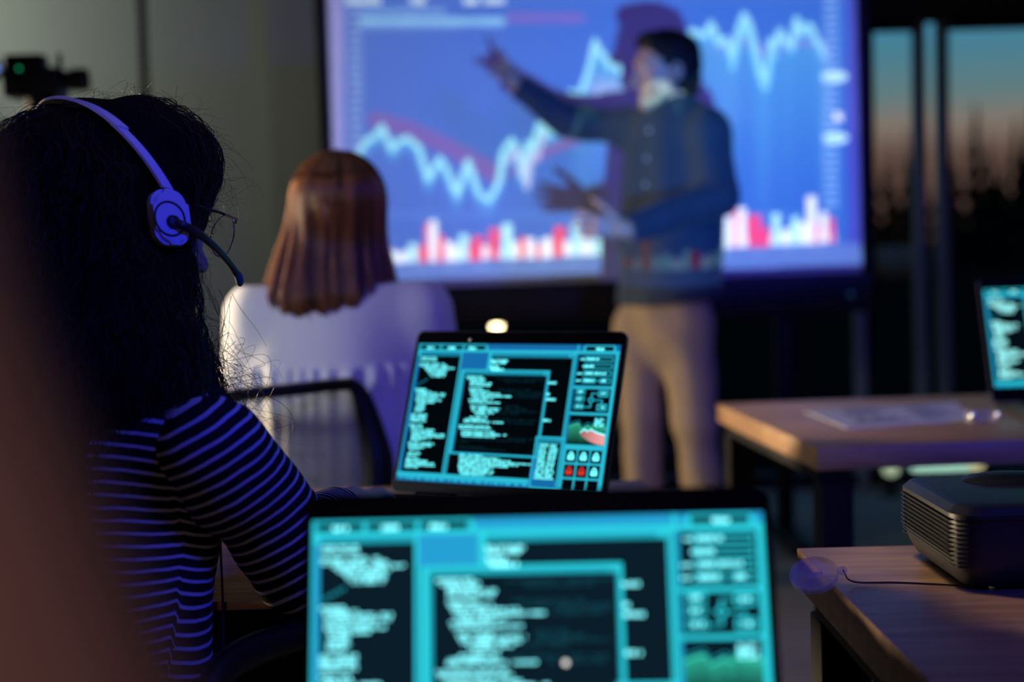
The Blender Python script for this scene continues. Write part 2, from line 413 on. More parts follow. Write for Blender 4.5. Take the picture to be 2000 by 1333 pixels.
bm = bmesh.new(); add_lathe(bm, [(.009, 0), (.009, .004), (.001, .006)], 16, Matrix.Translation((ld.x - ps.location.x, -.026, ld.z)) @ Matrix.Rotation(math.radians(90), 4, 'X'))
bm_obj('status_light', bm, emit_mat('blue_status', (.04, .16, .5), .22), ps)
for lx in (at(1532, 700, SY).x - ps.location.x, -hw + .38):
    sbox('leg', lx - .03, lx + .03, 0, .05, .05, sz0 - .14, M['steel'], .004, ps, None)
    sbox('foot', lx - .035, lx + .035, -.30, .34, .0, .05, M['steel'], .008, ps, None)
sbox('crossbar', -hw + .38, at(1532, 700, SY).x - ps.location.x, .01, .04, .30, .36, M['steel'], .004, ps, None)

# ================================================================== the picture on the projector's panel
def chart_picture(X, Y):
    "colours of the projected market chart; X, Y on a 2000 x 1333 layout grid"
    S = lambda *c: np.array(lin(*c))
    out = np.empty(X.shape + (3,))
    u = np.clip((X - 660) / 1000, 0, 1)[..., None]; v = np.clip(Y / 540, 0, 1)[..., None]
    out[:] = S(58, 106, 196) * (1 - u) + S(18, 106, 196) * u  # paler left end: side light washing the screen put into the colour
    out *= (.98 - .12 * v)
    def put(mask, c, a=1.0):
        mm = (np.clip(mask, 0, 1) * a)[..., None]; out[:] = out * (1 - mm) + S(*c) * mm
    def rect(x0, x1, y0, y1, c, a=1.0): put(((X >= x0) & (X <= x1) & (Y >= y0) & (Y <= y1)).astype(float), c, a)
    def poly_fn(pts): return lambda x: np.interp(x, [p[0] for p in pts], [p[1] for p in pts])
    def line(pts, w, c, a=1.0):
        d = np.full(X.shape, 1e9)
        for (ax, ay), (bx, by) in zip(pts, pts[1:]):
            dx, dy = bx - ax, by - ay; t = np.clip(((X - ax) * dx + (Y - ay) * dy) / (dx * dx + dy * dy), 0, 1)
            d = np.minimum(d, np.hypot(X - ax - t * dx, Y - ay - t * dy))
        put(np.clip((w / 2 - d) / 3 + .5, 0, 1), c, a)
    C1 = [(700, 300), (716, 274), (732, 268), (746, 247), (766, 292), (780, 276), (795, 270), (818, 288), (836, 351), (858, 310), (872, 330), (892, 382), (914, 315), (935, 378), (955, 391), (975, 355), (982, 297), (1000, 274), (1012, 300), (1022, 346), (1031, 279), (1040, 290), (1054, 243), (1070, 262), (1085, 255), (1094, 235), (1106, 193), (1117, 180), (1126, 196), (1144, 157), (1152, 130), (1162, 81), (1172, 104), (1180, 108), (1190, 130), (1204, 126), (1216, 148), (1238, 150), (1262, 110), (1285, 165), (1300, 120), (1318, 135), (1335, 96), (1353, 60), (1366, 66), (1377, 70), (1388, 46), (1396, 60), (1402, 84), (1418, 76), (1430, 112), (1442, 60), (1453, 28), (1463, 45), (1472, 79), (1484, 130), (1495, 153), (1501, 130), (1505, 79), (1514, 90), (1523, 60), (1534, 80), (1546, 93), (1551, 60), (1556, 37), (1566, 65), (1575, 50), (1584, 51), (1596, 84), (1604, 90), (1612, 112)]
    f = poly_fn(C1)(X)
    inx = (X > 1100) & (X < 1615)
    fill = np.clip((Y - f) / 8, 0, 1) * np.clip(1 - (Y - f) / 330, 0, 1) ** 1.3 * inx * np.clip((X - 1100) / 60, 0, 1)
    put(fill, (76, 170, 218), .7)
    put(np.clip((Y - 140) / 40, 0, 1) * np.clip((240 - Y) / 40, 0, 1) * np.clip((X - 1130) / 40, 0, 1) * np.clip((1240 - X) / 30, 0, 1) * (Y > f), (168, 186, 232), .7)
    fl = np.clip((Y - f) / 6, 0, 1) * np.clip(1 - (Y - f) / 90, 0, 1) * (X > 700) * (X < 1100)
    put(fl, (58, 122, 205), .35)
    line([(735, 236), (790, 250), (870, 285), (930, 318), (972, 345)], 34, (118, 82, 150), .75)
    line([(1005, 335), (1060, 300), (1125, 272)], 20, (118, 88, 165), .8)
    line([(1400, 96), (1455, 80), (1500, 104), (1560, 82), (1600, 84), (1620, 102)], 14, (130, 110, 190), .7)
    line([(p[0], p[1] + 14) for p in C1], 16, (70, 168, 225), .55)
    line(C1, 11, (150, 232, 246))
    line([(p[0], p[1] + 22) for p in C1 if 1425 < p[0] < 1520], 9, (120, 215, 238))
    line([(p[0] + 8, p[1] + 20) for p in C1 if 980 < p[0] < 1060], 10, (190, 200, 236), .8)
    line([(1222, 128), (1240, 108), (1262, 118), (1285, 150), (1310, 125), (1335, 100)], 15, (150, 220, 255), .9)
    # tool bars along the top
    rect(620, 1700, -200, 4, (60, 110, 200), .6)
    for a, b in ((676, 742), (905, 935), (945, 985), (800, 830)): rect(a, b, -6, 8, (206, 232, 244), .9)
    rect(705, 870, 17, 28, (120, 172, 228), .8)
    rect(705, 985, 34, 50, (140, 205, 240), .85)
    for x in range(712, 985, 17): rect(x, x + 4, 34, 50, (96, 160, 225), .6)
    rect(705, 900, 52, 58, (110, 150, 215), .6)
    rect(988, 1140, 26, 44, (120, 96, 178), .75)
    # left and right scales
    rect(640, 672, -200, 520, (150, 150, 208), .85)  # lilac left margin: the same side-light wash put into the colour
    for y in range(15, 500, 17): rect(681, 708, y, y + 9, (150, 186, 226), .55)
    for y in range(-40, 405, 15): rect(1608, 1638, y, y + 9, (120, 176, 236), .85)
    rect(1655, 1700, -200, 560, (58, 62, 170), .9)
    put((np.hypot((X - 1630) / 26, (Y - 150) / 11) ** 6 < 1).astype(float), (190, 244, 255))
    put((np.hypot((X - 1632) / 24, (Y - 270) / 11) ** 6 < 1).astype(float), (190, 244, 255))
    put((np.hypot(X - 1637, Y - 228) < 9).astype(float), (235, 246, 255))
    rect(660, 1640, 412, 428, (66, 124, 208), .4); rect(680, 1655, 380, 384, (60, 110, 200), .4)
    # volume bars
    base = np.interp(X, [780, 1205, 1410, 1630], [514, 497, 485, 474])
    W_, R_, G_ = (236, 246, 255), (238, 62, 84), (176, 240, 250)
    bars = [(740, 20, R_, 20), (762, 26, W_, 18), (787, 22, W_, 16), (806, 36, G_, 18), (826, 32, R_, 18), (834, 74, R_, 8), (846, 80, W_, 17), (861, 50, R_, 14), (877, 38, W_, 17), (893, 30, W_, 13), (905, 50, G_, 17), (920, 30, R_, 10), (934, 46, R_, 20), (950, 26, W_, 16), (965, 60, R_, 20), (990, 68, G_, 20), (1008, 32, W_, 16), (1021, 40, R_, 13), (1036, 37, W_, 19), (1052, 24, R_, 14), (1067, 38, W_, 20), (1092, 58, R_, 22), (1108, 30, W_, 14), (1125, 64, G_, 15), (1146, 32, W_, 20), (1167, 36, G_, 16), (1186, 24, R_, 18), (1202, 20, W_, 14), (1216, 60, R_, 16), (1236, 28, G_, 14), (1256, 34, G_, 16), (1276, 24, W_, 14), (1296, 40, G_, 14), (1316, 36, R_, 20), (1338, 26, W_, 16), (1358, 30, G_, 18), (1380, 44, G_, 16), (1398, 30, R_, 16),
            (1414, 46, G_, 14), (1425, 62, W_, 16), (1437, 72, R_, 8), (1449, 76, W_, 17), (1472, 62, R_, 26), (1494, 36, R_, 20), (1516, 62, G_, 15), (1534, 30, W_, 18), (1553, 54, G_, 17), (1570, 42, W_, 16), (1585, 92, W_, 17), (1597, 40, R_, 10), (1608, 60, W_, 16), (1624, 48, R_, 12)]
    put(((Y > base - 18) & (Y < base) & (X > 730) & (X < 1632)).astype(float), (224, 236, 250), .9)
    for x, h, c, w in bars: put(((np.abs(X - x) < w / 2) & (Y > base - h) & (Y < base)).astype(float), c)
    put(((Y > base + 2) & (X > 640) & (X < 1690)).astype(float), (84, 120, 186), .9)
    for x in range(700, 1640, 60): put(((np.abs(X - x) < 11) & (Y > base + 7) & (Y < base + 13)).astype(float), (120, 160, 210), .6)
    return np.clip(out, 0, 1)

LPX = Vector((.562, 1.648, .757))          # the lamp inside the projector's lens
TH = .060                                   # lamp to panel
def make_slide(parent):
    n, mrows = 470, 300
    xs = np.linspace(sx0 - .01, sx1 + .01, n + 1); zs = np.linspace(.955, 2.14, mrows + 1)
    XX, ZZ = np.meshgrid(xs, zs, indexing='ij')
    # layout grid coordinate of each point of the screen
    vx = XX - CAM.x; vy = SY - CAM.y; vz = ZZ - CAM.z
    dpt = vx * cf.x + vy * cf.y + vz * cf.z
    GX = 1000 + FPX * (vx * CR.x + vy * CR.y + vz * CR.z) / dpt; GY = 666.5 - FPX * (vx * CU.x + vy * CU.y + vz * CU.z) / dpt
    rgb = chart_picture(GX, GY)
    lo = np.interp(XX, [sx0, sx1], [sz0 + .018, sz0 + .018 + .018]); rgb *= (ZZ > lo)[..., None]
    k = TH / (SY - LPX.y)
    V = np.stack([(XX - LPX.x) * k, np.full_like(XX, TH), (ZZ - LPX.z) * k], -1).reshape(-1, 3)
    i, j = np.meshgrid(np.arange(n), np.arange(mrows), indexing='ij'); a = (i * (mrows + 1) + j).ravel()
    F = np.stack([a, a + mrows + 1, a + mrows + 2, a + 1], -1)
    mt, nt, out = new_mat('picture_panel'); at_ = N(nt, 'Attribute', attribute_name='pixel'); t = N(nt, 'BsdfTransparent')
    nt.links.new(at_.outputs['Color'], t.inputs[0]); nt.links.new(t.outputs[0], out.inputs[0])
    o = np_obj('picture_panel', V, F, mt, parent, False)
    color_attr(o, 'pixel', np.concatenate([rgb.reshape(-1, 3), np.ones((rgb.size // 3, 1))], 1))
    return V

# ------------------------------------------------------------------ projector on the near right table
TZ = .72
pj = empty('projector', (.445, 1.42, TZ))
tag(pj, 'black projector with ribbed sides standing on the near right table', 'projector')
pj_loc = Vector((.445, 1.42, TZ))
bm = bmesh.new()
PW, PD, PH = .33, .215, .088
rr = round_rect(0, PW, 0, PD, .028, 6)
prof = [(.014, .004), (.010, .007), (.003, .020), (.0, .030), (.0, .074), (-.003, .0755), (-.003, .080), (.004, .0875), (.012, .0890)]
rings = []
for ins, z in prof:
    cx, cy = PW / 2, PD / 2
    rings.append([bm.verts.new((cx + (x - cx) * (1 - 2 * ins / PW), cy + (y - cy) * (1 - 2 * ins / PD), z)) for x, y in rr])
for a, b in zip(rings, rings[1:]):
    for k in range(len(a)): bm.faces.new((a[k], a[(k + 1) % len(a)], b[(k + 1) % len(a)], b[k]))
bm.faces.new(rings[0][::-1]); bm.faces.new(rings[-1])
bm_obj('body', bm, mat('projector_shell', (.010, .011, .014), .38, bump=.12, bscale=700), pj, angle=25)
bm = bmesh.new()
for k in range(11):
    z = .026 + k * .0047
    ins = .004 * max(0, (.040 - z) / .01)
    add_box(bm, (.000 + ins, PD / 2, z), (.010, PD - .040, .0014), None, .0005, 1)
    add_box(bm, (.010, PD - .014, z), (.020, .012, .0014), Matrix.Rotation(0, 4, 'Z'), .0005, 1)
    add_box(bm, (.010, .012, z), (.018, .010, .0014), None, .0005, 1)
bm_obj('side_grille', bm, M['black'], pj)
bm = bmesh.new()
prof = [(.058, 0), (.052, .004), (.038, .0078), (.018, .0098), (.0005, .0102)]
add_lathe(bm, prof, 32, Matrix.Translation((.112, PD - .050, .0872)) @ Matrix.Diagonal((1, .75, 1, 1)))
bm_obj('lens_hump', bm, M['black'], pj)
bm = bmesh.new(); add_lathe(bm, [(.012, 0), (.012, .004), (.010, .0055)], 24, Matrix.Translation((.185, PD - .05, .0885))); bm_obj('focus_dial', bm, M['grey'], pj)
for x in (.24, .258, .276):
    bm = bmesh.new(); add_lathe(bm, [(.005, 0), (.005, .002), (.004, .003)], 14, Matrix.Translation((x, .05, .0885))); bm_obj('control_button', bm, M['grey'], pj)
for fx, fy in ((.05, .03), (PW - .05, .03), (PW / 2, PD - .04)):
    bm = bmesh.new(); add_lathe(bm, [(.010, 0), (.010, .012), (.007, .018)], 16, Matrix.Translation((fx, fy, 0))); bm_obj('foot', bm, M['matte'], pj)
for x, w, h in ((.10, .020, .012), (.135, .018, .010), (.165, .024, .010), (.205, .012, .012)): box_obj('rear_socket', (x, -.001, .045), (w, .004, h), M['grey'], pj, .001, 1)
lc = LPX - pj_loc
lensroot = bpy.data.objects.new('lens_barrel', None)
V = make_slide(None)
sl = bpy.data.objects['picture_panel']
kx0, kz0 = V[:, 0].min(), V[:, 2].min(); kx1, kz1 = V[:, 0].max(), V[:, 2].max()
ccx, ccz = (kx0 + kx1) / 2, (kz0 + kz1) / 2; R0 = .027
bm = bmesh.new()
MB = Matrix.Translation((lc.x + ccx, lc.y - .012, lc.z + ccz)) @ Matrix.Rotation(math.radians(-90), 4, 'X')
add_lathe(bm, [(R0 - .004, .003), (R0, 0), (R0, .078), (R0 - .003, .080), (R0 - .003, .004), (.0005, .004)], 40, MB)
lb = bm_obj('lens_barrel', bm, M['black'], pj)
bm = bmesh.new()
t0 = .0012
for a, b, c, d in ((-R0 + .003, kx0 - ccx, -R0 + .003, R0 - .003), (kx1 - ccx, R0 - .003, -R0 + .003, R0 - .003), (kx0 - ccx, kx1 - ccx, -R0 + .003, kz0 - ccz), (kx0 - ccx, kx1 - ccx, kz1 - ccz, R0 - .003)):
    add_box(bm, (lc.x + ccx + (a + b) / 2, lc.y + TH, lc.z + ccz + (c + d) / 2), (b - a, t0, d - c))
bm_obj('panel_mask', bm, M['matte'], lb, smooth=False)
sl.parent = lb; sl.location = lc
ldt = bpy.data.lights.new('projector_lamp', 'SPOT'); ldt.energy = 720; ldt.color = (1, 1, 1); ldt.shadow_soft_size = .0; ldt.spot_size = math.radians(75); ldt.spot_blend = .0
lo_ = bpy.data.objects.new('projector_lamp', ldt); COL.objects.link(lo_); lo_.parent = pj; lo_.location = lc
aim = Vector((ccx, TH, ccz)).normalized(); lo_.rotation_euler = aim.to_track_quat('-Z', 'Y').to_euler()
# the clear lens cap on its cord
cpc = atz(1592, 1132, .727)
cp = empty('lens_cap', (cpc.x, cpc.y, cpc.z)); tag(cp, 'clear plastic lens cap on a thin black cord, hanging over the table edge', 'lens cap')
MC = Matrix.Rotation(math.radians(28), 4, 'X') @ Matrix.Rotation(math.radians(-14), 4, 'Y')
bm = bmesh.new()
add_lathe(bm, [(.0005, .0), (.021, .0), (.0245, .001), (.0255, .004), (.0255, .009), (.0245, .009), (.0245, .0045), (.021, .0028), (.0005, .0028)], 40, MC)
add_box(bm, (0, 0, .004), (.018, .010, .003), MC, .001, 1)
add_lathe(bm, [(.003, 0), (.0055, 0), (.0055, .003), (.003, .003), (.003, 0)], 16, MC @ Matrix.Translation((.029, 0, .002)))
bm_obj('cap', bm, M['clear'], cp)
a = MC @ Vector((.030, 0, .004)); e = Vector((pj_loc.x + .010, pj_loc.y + .03, TZ + .003)) - cpc
bm = bmesh.new()
for o in (0, .0018):
    add_tube(bm, spline([a, Vector((a.x + .012, a.y + .003 + o, .001 - (cpc.z - TZ) + .0025)), Vector(((a.x + e.x) / 2, (a.y + e.y) / 2 + .008 + o * 2, TZ + .0022 - cpc.z)), Vector((e.x, e.y + o, TZ + .0022 - cpc.z))], 8), .0008, 6)
bm_obj('cord', bm, M['matte'], cp)
# ================================================================== tables
def table(name, label, x, y, rz, w, d, zt, th=.046, leg=.058, group=None, inset=.035, apron=.026, front=True):
    "x, y = front left corner; w to the right, d to the back"
    t = empty(name, (x, y, 0), rz); tag(t, label, 'table', group)
    box_obj('tabletop', (w / 2, d / 2, zt - th / 2), (w, d, th), M['oak'], t, .0015, 2)
    zf = zt - th
    bm = bmesh.new()
    for yy in ((inset + leg / 2, d - inset - leg / 2) if front else (d - inset - leg / 2,)): add_box(bm, (w / 2, yy, zf - apron / 2), (w - .04, leg, apron), None, .002, 1)
    for xx in (.012 + leg / 2, w - .012 - leg / 2): add_box(bm, (xx, d / 2, zf - apron / 2), (leg, d - .08, apron), None, .002, 1)
    bm_obj('frame', bm, M['steel'], t)
    for xx in (.012 + leg / 2, w - .012 - leg / 2):
        for yy in (min(inset, .012) + leg / 2, d - min(inset, .012) - leg / 2):
            box_obj('leg', (xx, yy, (zf - apron) / 2), (leg, leg, zf - apron), M['steel'], t, .002, 1)
    return t
table('table', 'oak topped table with black legs holding the projector', .331, .90, 0, 1.25, .768, TZ)
table('table', 'oak topped table with black legs under the printed sheet and a laptop', .541, 2.53, math.radians(4.5), 1.45, .80, TZ, .042, .058, None, .035, .026, False)
table('table', 'oak topped desk in front of the woman with the headset', -1.10, 1.475, 0, 1.30, .74, TZ, .010, .058, None, .001, .045)
table('table', 'oak topped table under the nearest laptop', -.43, .44, 0, .73, .58, .69)

# ------------------------------------------------------------------ printed sheet and a clear plastic box on it
c4 = [atz(1571, 805, TZ), atz(1654, 838, TZ), atz(1905, 822, TZ), atz(1866, 787, TZ)]
cen = sum(c4, Vector()) / 4
pp = empty('printed_sheet', (cen.x, cen.y, TZ)); tag(pp, 'white printed paper sheet lying flat on the far table', 'paper')
bm = bmesh.new(); P4 = [(p.x - cen.x, p.y - cen.y) for p in c4]
add_prism(bm, P4, .0006, .0016, None, 'XY'); bm_obj('sheet', bm, M['paper'], pp, smooth=False)
def inq(a, b):
    A, B, C, D = [Vector((*p, 0)) for p in P4]; l = A.lerp(B, b); r = D.lerp(C, b); return l.lerp(r, a)
bm = bmesh.new()
def inkq(a0, a1, b0, b1):
    vs = [bm.verts.new(inq(a, b) + Vector((0, 0, .00185))) for a, b in ((a0, b0), (a0, b1), (a1, b1), (a1, b0))]; bm.faces.new(vs)
for k in range(9):
    b = .10 + k * .035; inkq(.20, .20 + random.uniform(.2, .34), b, b + .016)
for k in range(16):
    b = .1 + k * .05; inkq(.62, .62 + random.uniform(.15, .32), b, b + .018)
for k in range(10):
    a = .14 + k * .042; inkq(a, a + .028, .78 - random.uniform(.05, .32), .80)
inkq(.12, .58, .80, .815)
bm_obj('print', bm, M['ink'], pp, smooth=False)
pb = atz(1917, 815, TZ + .012)
bx = empty('plastic_case', (pb.x, pb.y, TZ + .0016), .1); tag(bx, 'small clear plastic case on the right end of the printed sheet', 'case')
box_obj('tray', (0, 0, .009), (.055, .040, .017), M['clear'], bx, .003)
box_obj('lid', (0, 0, .0205), (.058, .043, .005), M['clear'], bx, .002)
for sx in (-1, 1):
    bm = bmesh.new(); add_lathe(bm, [(.0005, -.008), (.0055, -.006), (.007, 0), (.0055, .006), (.0005, .008)], 14, Matrix.Translation((sx * .0275, -.019, .014)))
    bm_obj('clasp', bm, M['silver'], bx)

# ================================================================== laptops
CY, TXT, BLU, DRK, TEA, DIM, RED, GRN, DBL = range(9)
GLY = None
def ui_mesh(name, W, H, pal, parent, MM, seed=3, white_dot=None):
    "the hacker-style code windows on a display; pal = 9 linear colours"
    V, F, Cc = [], [], []
    rnd = random.Random(seed); lay = [0]
    def quad(pts, col, cols=None):
        b = len(V); z = -.00006 * lay[0] - .0001
        for k, (u, v) in enumerate(pts):
            V.append(MM @ Vector(((u - .5) * W, z, (1 - v) * H))); Cc.append((*(cols[k] if cols else pal[col]), 1))
        F.append((b, b + 1, b + 2, b + 3))
    def r(u0, v0, u1, v1, col): quad(((u0, v0), (u0, v1), (u1, v1), (u1, v0)), col)
    def up(): lay[0] += 1
    ar = W / H
    def frame(u0, v0, u1, v1, t, col):
        tv = t * ar
        r(u0, v0, u1, v0 + tv, col); r(u0, v1 - tv, u1, v1, col); r(u0, v0, u0 + t, v1, col); r(u1 - t, v0, u1, v1, col)
    def text(u0, v, u1, col, h=.0108, gap=.12):
        u = u0
        while u < u1:
            n = rnd.randint(2, 7)
            for _ in range(n):
                if u > u1: break
                w = .0062
                for cx in range(2):
                    for cy in range(3):
                        if rnd.random() < .88: r(u + cx * w / 2, v + cy * h / 3, u + cx * w / 2 + w * .48, v + cy * h / 3 + h * .31, col)
                u += w + .0016
            u += .005 if rnd.random() > gap else .012
    # base fills
    r(0, 0, 1, 1, BLU); up()
    r(.0, .0, .362, .042, TEA); r(0, .062, .018, 1, CY); r(.800, .06, 1, 1, TEA); up()
    # top tabs
    for a, b in ((.012, .112), (.122, .230), (.240, .345)): r(a, .012, b, .042, DRK)
    r(.842, .012, .968, .042, DRK)
    up()
    r(0, .003, .352, .011, CY); r(.352, .011, .362, .045, CY); r(0, .0, .006, .06, CY)
    for a in (.113, .231): r(a, .008, a + .009, .045, CY)
    r(.836, .003, .974, .012, CY); r(.830, .010, .840, .045, CY); r(.970, .010, .980, .045, CY); r(.800, 0, .808, .07, CY)
    r(0, .042, 1, .062, CY)
    up()
    for a in (.045, .155, .262): text(a, .022, a + .034, TXT, .02)
    text(.888, .02, .92, TXT, .02)
    # left panel
    r(.018, .064, .228, .092, TEA); r(.018, .092, .228, .938, DRK); r(.228, .062, .236, .94, CY); r(.242, .19, .250, .94, CY); r(.236, .19, .242, .94, DBL)
    r(.004, .092, .018, .94, BLU)
    up()
    L_ = [(.100, .023, .10), (.117, .023, .10), (.146, .021, .15), (.161, .021, .172), (.176, .045, .205), (.191, .058, .168), (.206, .07, .165), (.221, .078, .162), (.236, .088, .156),
          (.335, .02, .075), (.350, .028, .10), (.365, .028, .178), (.380, .033, .172), (.396, .03, .14), (.412, .03, .16), (.428, .035, .13), (.444, .04, .085), (.462, .036, .08), (.477, .036, .09), (.492, .036, .07),
          (.520, .02, .098), (.535, .02, .098), (.550, .02, .096), (.566, .02, .098), (.598, .02, .08), (.613, .028, .09), (.629, .033, .15), (.645, .033, .15), (.660, .04, .21), (.675, .04, .21), (.690, .04, .14), (.705, .04, .085),
          (.727, .032, .157), (.742, .032, .15), (.757, .036, .11), (.772, .042, .09), (.800, .035, .10), (.815, .035, .085), (.838, .034, .10), (.853, .034, .14), (.868, .034, .18), (.883, .034, .185), (.898, .034, .10)]
    for v, a, b in L_: text(a, v, b, TXT)
    for k in range(5): r(.066 - k * .011, .262 + k * .010, .074 - k * .011, .272 + k * .010, TEA)
    for v in (.47, .62, .90): r(.008, v, .02, v + .012, TEA)
    # gap and main panel
    r(.370, .062, .386, .20, CY); r(.386, .066, .792, .072, CY); r(.386, .074, .786, .096, TEA); r(.386, .096, .786, .645, DRK); r(.786, .062, .800, 1, CY); r(.790, .075, .795, 1, DBL)
    r(.765, .066, .784, .094, CY)
    # lower panel
    r(.250, .79, .660, .94, DRK); r(.250, .63, .262, .76, DRK); r(.246, .63, .274, .637, CY); r(.246, .76, .274, .767, CY)
    up()
    for v, a, b in ((.112, .385, .467), (.128, .388, .462), (.155, .387, .43), (.170, .39, .425)): text(a, v, b, TXT, .015)
    # inner window
    frame(.250, .186, .686, .795, .008, CY); up()
    r(.258, .198, .678, .224, TEA); r(.258, .205, .678, .210, CY); r(.268, .224, .672, .780, DRK); r(.655, .196, .678, .222, CY); r(.258, .21, .268, .785, TEA); r(.672, .21, .678, .785, TEA)
    up()
    text(.398, .176, .450, TXT, .02)
    A_ = [(.236, .275, .355), (.251, .285, .37), (.266, .30, .372), (.281, .30, .405), (.296, .30, .40), (.322, .30, .36), (.338, .305, .40), (.354, .31, .45), (.370, .315, .512), (.386, .32, .43), (.402, .305, .40), (.417, .31, .468),
          (.445, .32, .40), (.460, .325, .47), (.475, .33, .46), (.491, .345, .44), (.507, .355, .41), (.528, .325, .41), (.543, .30, .40), (.556, .297, .498), (.588, .275, .43), (.603, .28, .44), (.628, .295, .46), (.643, .295, .515), (.658, .30, .46)]
    for v, a, b in A_: text(a, v, b, TXT)
    for v, a, b in ((.244, .43, .66), (.262, .47, .62), (.322, .44, .60), (.340, .47, .66), (.356, .54, .66), (.372, .53, .64), (.44, .49, .56), (.458, .49, .60), (.474, .50, .65), (.49, .46, .56), (.535, .43, .65), (.556, .52, .64), (.70, .29, .33), (.665, .53, .66), (.682, .30, .62), (.735, .29, .42), (.75, .30, .52)): text(a, v, b, DIM)
    B_ = [(.795, .305, .42), (.809, .303, .50), (.822, .31, .56), (.836, .305, .653), (.849, .308, .60), (.862, .305, .55), (.876, .305, .48), (.889, .31, .47), (.902, .312, .48), (.915, .318, .484), (.927, .325, .44)]
    for v, a, b in B_: text(a, v, b, TXT, .0098)
    for v, a, b in ((.262, .685, .722), (.343, .685, .70), (.379, .685, .735), (.525, .687, .722)): text(a, v, b, TXT, .017)
    # small lower right box
    frame(.664, .645, .802, 1.0, .007, CY); up()
    r(.671, .656, .795, .684, TEA); r(.671, .664, .795, .669, CY); r(.690, .686, .786, .94, DRK); r(.773, .652, .795, .684, CY); up()
    for k in range(17): text(.692 - k * .0006, .694 + k * .0145, .718 + rnd.random() * .006, TXT, .010); text(.738 - k * .0006, .694 + k * .0145, .764 + rnd.random() * .006, TXT, .010)
    # right column: sliders
    up(); r(.812, .076, .984, .285, DRK); r(.984, .06, .999, 1, CY); r(.808, .06, .814, 1, BLU); up()
    for k, (v, a, s0, s1, fl) in enumerate(((.100, .822, .842, .976, .905), (.150, .838, .842, .976, .89), (.200, .815, .842, .976, .95), (.250, .815, .842, .905, .895))):
        frame(s0, v - .016, s1, v + .018, .004, CY)
        text(s0 + .010, v - .008, fl, TXT, .016); text(a, v - .004, a + .02, TXT, .012)
        if k == 3: frame(.925, v - .016, .976, v + .018, .004, CY); text(.932, v - .008, .950, TXT, .016); r(.905, v - .003, .925, v + .004, CY)
    # diagram
    r(.806, .290, .99, .306, CY); r(.812, .308, .984, .47, DRK); r(.806, .47, .99, .486, CY); up()
    for v in (.327, .377, .430):
        frame(.822, v - .017, .866, v + .018, .004, CY); text(.832, v - .007, .855, TXT, .014)
    for v in (.338, .432):
        frame(.928, v - .023, .974, v + .023, .006, CY); text(.94, v - .007, .962, TXT, .014)
    quad(((.898, .357), (.882, .384), (.898, .411), (.914, .384)), CY)
    r(.896, .335, .928, .341, CY); r(.896, .335, .901, .36, CY); r(.914, .381, .95, .387, CY); r(.946, .381, .951, .41, CY); r(.866, .430, .900, .436, CY); r(.896, .41, .901, .434, CY)
    r(.842, .345, .846, .36, CY); r(.842, .395, .846, .412, CY)
    up(); quad(((.898, .369), (.889, .384), (.898, .399), (.907, .384)), DRK)
    # small chart
    r(.812, .49, .984, .69, DRK); r(.806, .69, .99, .706, CY); up()
    pts = [(.812, .570), (.835, .556), (.852, .548), (.860, .552), (.872, .585), (.886, .572), (.900, .560), (.915, .575), (.927, .545), (.945, .575), (.955, .56), (.966, .58), (.984, .565)]
    blk = pal[DRK]
    for (a, va), (b, vb) in zip(pts, pts[1:]):
        ca = tuple(x * .55 for x in pal[GRN]); quad(((a, va), (a, .69), (b, .69), (b, vb)), GRN, (ca, blk, blk, ca))
    up()
    for (a, va), (b, vb) in zip(pts, pts[1:]):
        quad(((a, va - .006), (a, va + .004), (b, vb + .004), (b, vb - .006)), GRN)
        quad(((a, va - .024), (a, va - .018), (b, vb - .018), (b, vb - .024)), TEA)
    up()
    if len(pal) > 9:
        red = [(.868, .61), (.886, .585), (.902, .60), (.918, .585), (.935, .60), (.955, .61), (.984, .62)]
        lowv = [.615, .64, .655, .667, .676, .684, .688]
        for k in range(len(red) - 1):
            (a, va), (b, vb) = red[k], red[k + 1]
            w = .35 + .1 * k; c1 = tuple(x * w for x in pal[9]); c2 = tuple(x * (w + .1) for x in pal[9])
            quad(((a, va), (a, lowv[k]), (b, lowv[k + 1]), (b, vb)), RED, (c1, c1, c2, c2))
            quad(((a, va - .006), (a, va + .003), (b, vb + .003), (b, vb - .006)), TXT)
    for k in range(4): text(.930, .508 + k * .0145, .972, TXT, .011)
    # padlock grid
    r(.806, .706, .99, 1.0, CY); up()
    for i in range(3):
        for j in range(3):
            u = .817 + i * .0575; v = .726 + j * .100
            r(u, v, u + .050, min(v + .086, 1), DRK)
    up()
    for i in range(3):
        for j in range(3):
            u = .842 + i * .0575; v = .766 + j * .100; col = RED if (j == 1 and i < 2) else TXT
            if v > .93: continue
            if len(pal) <= 9: col = TXT
            n = 9
            for k in range(n):      # body and shackle
                a = math.pi * k / n; b = math.pi * (k + 1) / n
                quad(((u + .012 * math.cos(a), v - .026 * math.sin(a)), (u + .007 * math.cos(a), v - .016 * math.sin(a)), (u + .007 * math.cos(b), v - .016 * math.sin(b)), (u + .012 * math.cos(b), v - .026 * math.sin(b))), col)
            r(u - .014, v, u + .014, v + .028, col)
            lay[0] += 1; r(u - .002, v + .008, u + .002, v + .020, DRK); lay[0] -= 1
    # bottom bar
    up(); up(); r(0, .94, .66, .975, CY); r(0, .975, .66, 1, BLU); up()
    r(.0, .954, .66, .960, TXT) if False else None
    u = .02
    while u < .64:
        w = rnd.uniform(.008, .03); r(u, .978, u + w, .992, CY); u += w + rnd.uniform(.006, .02)
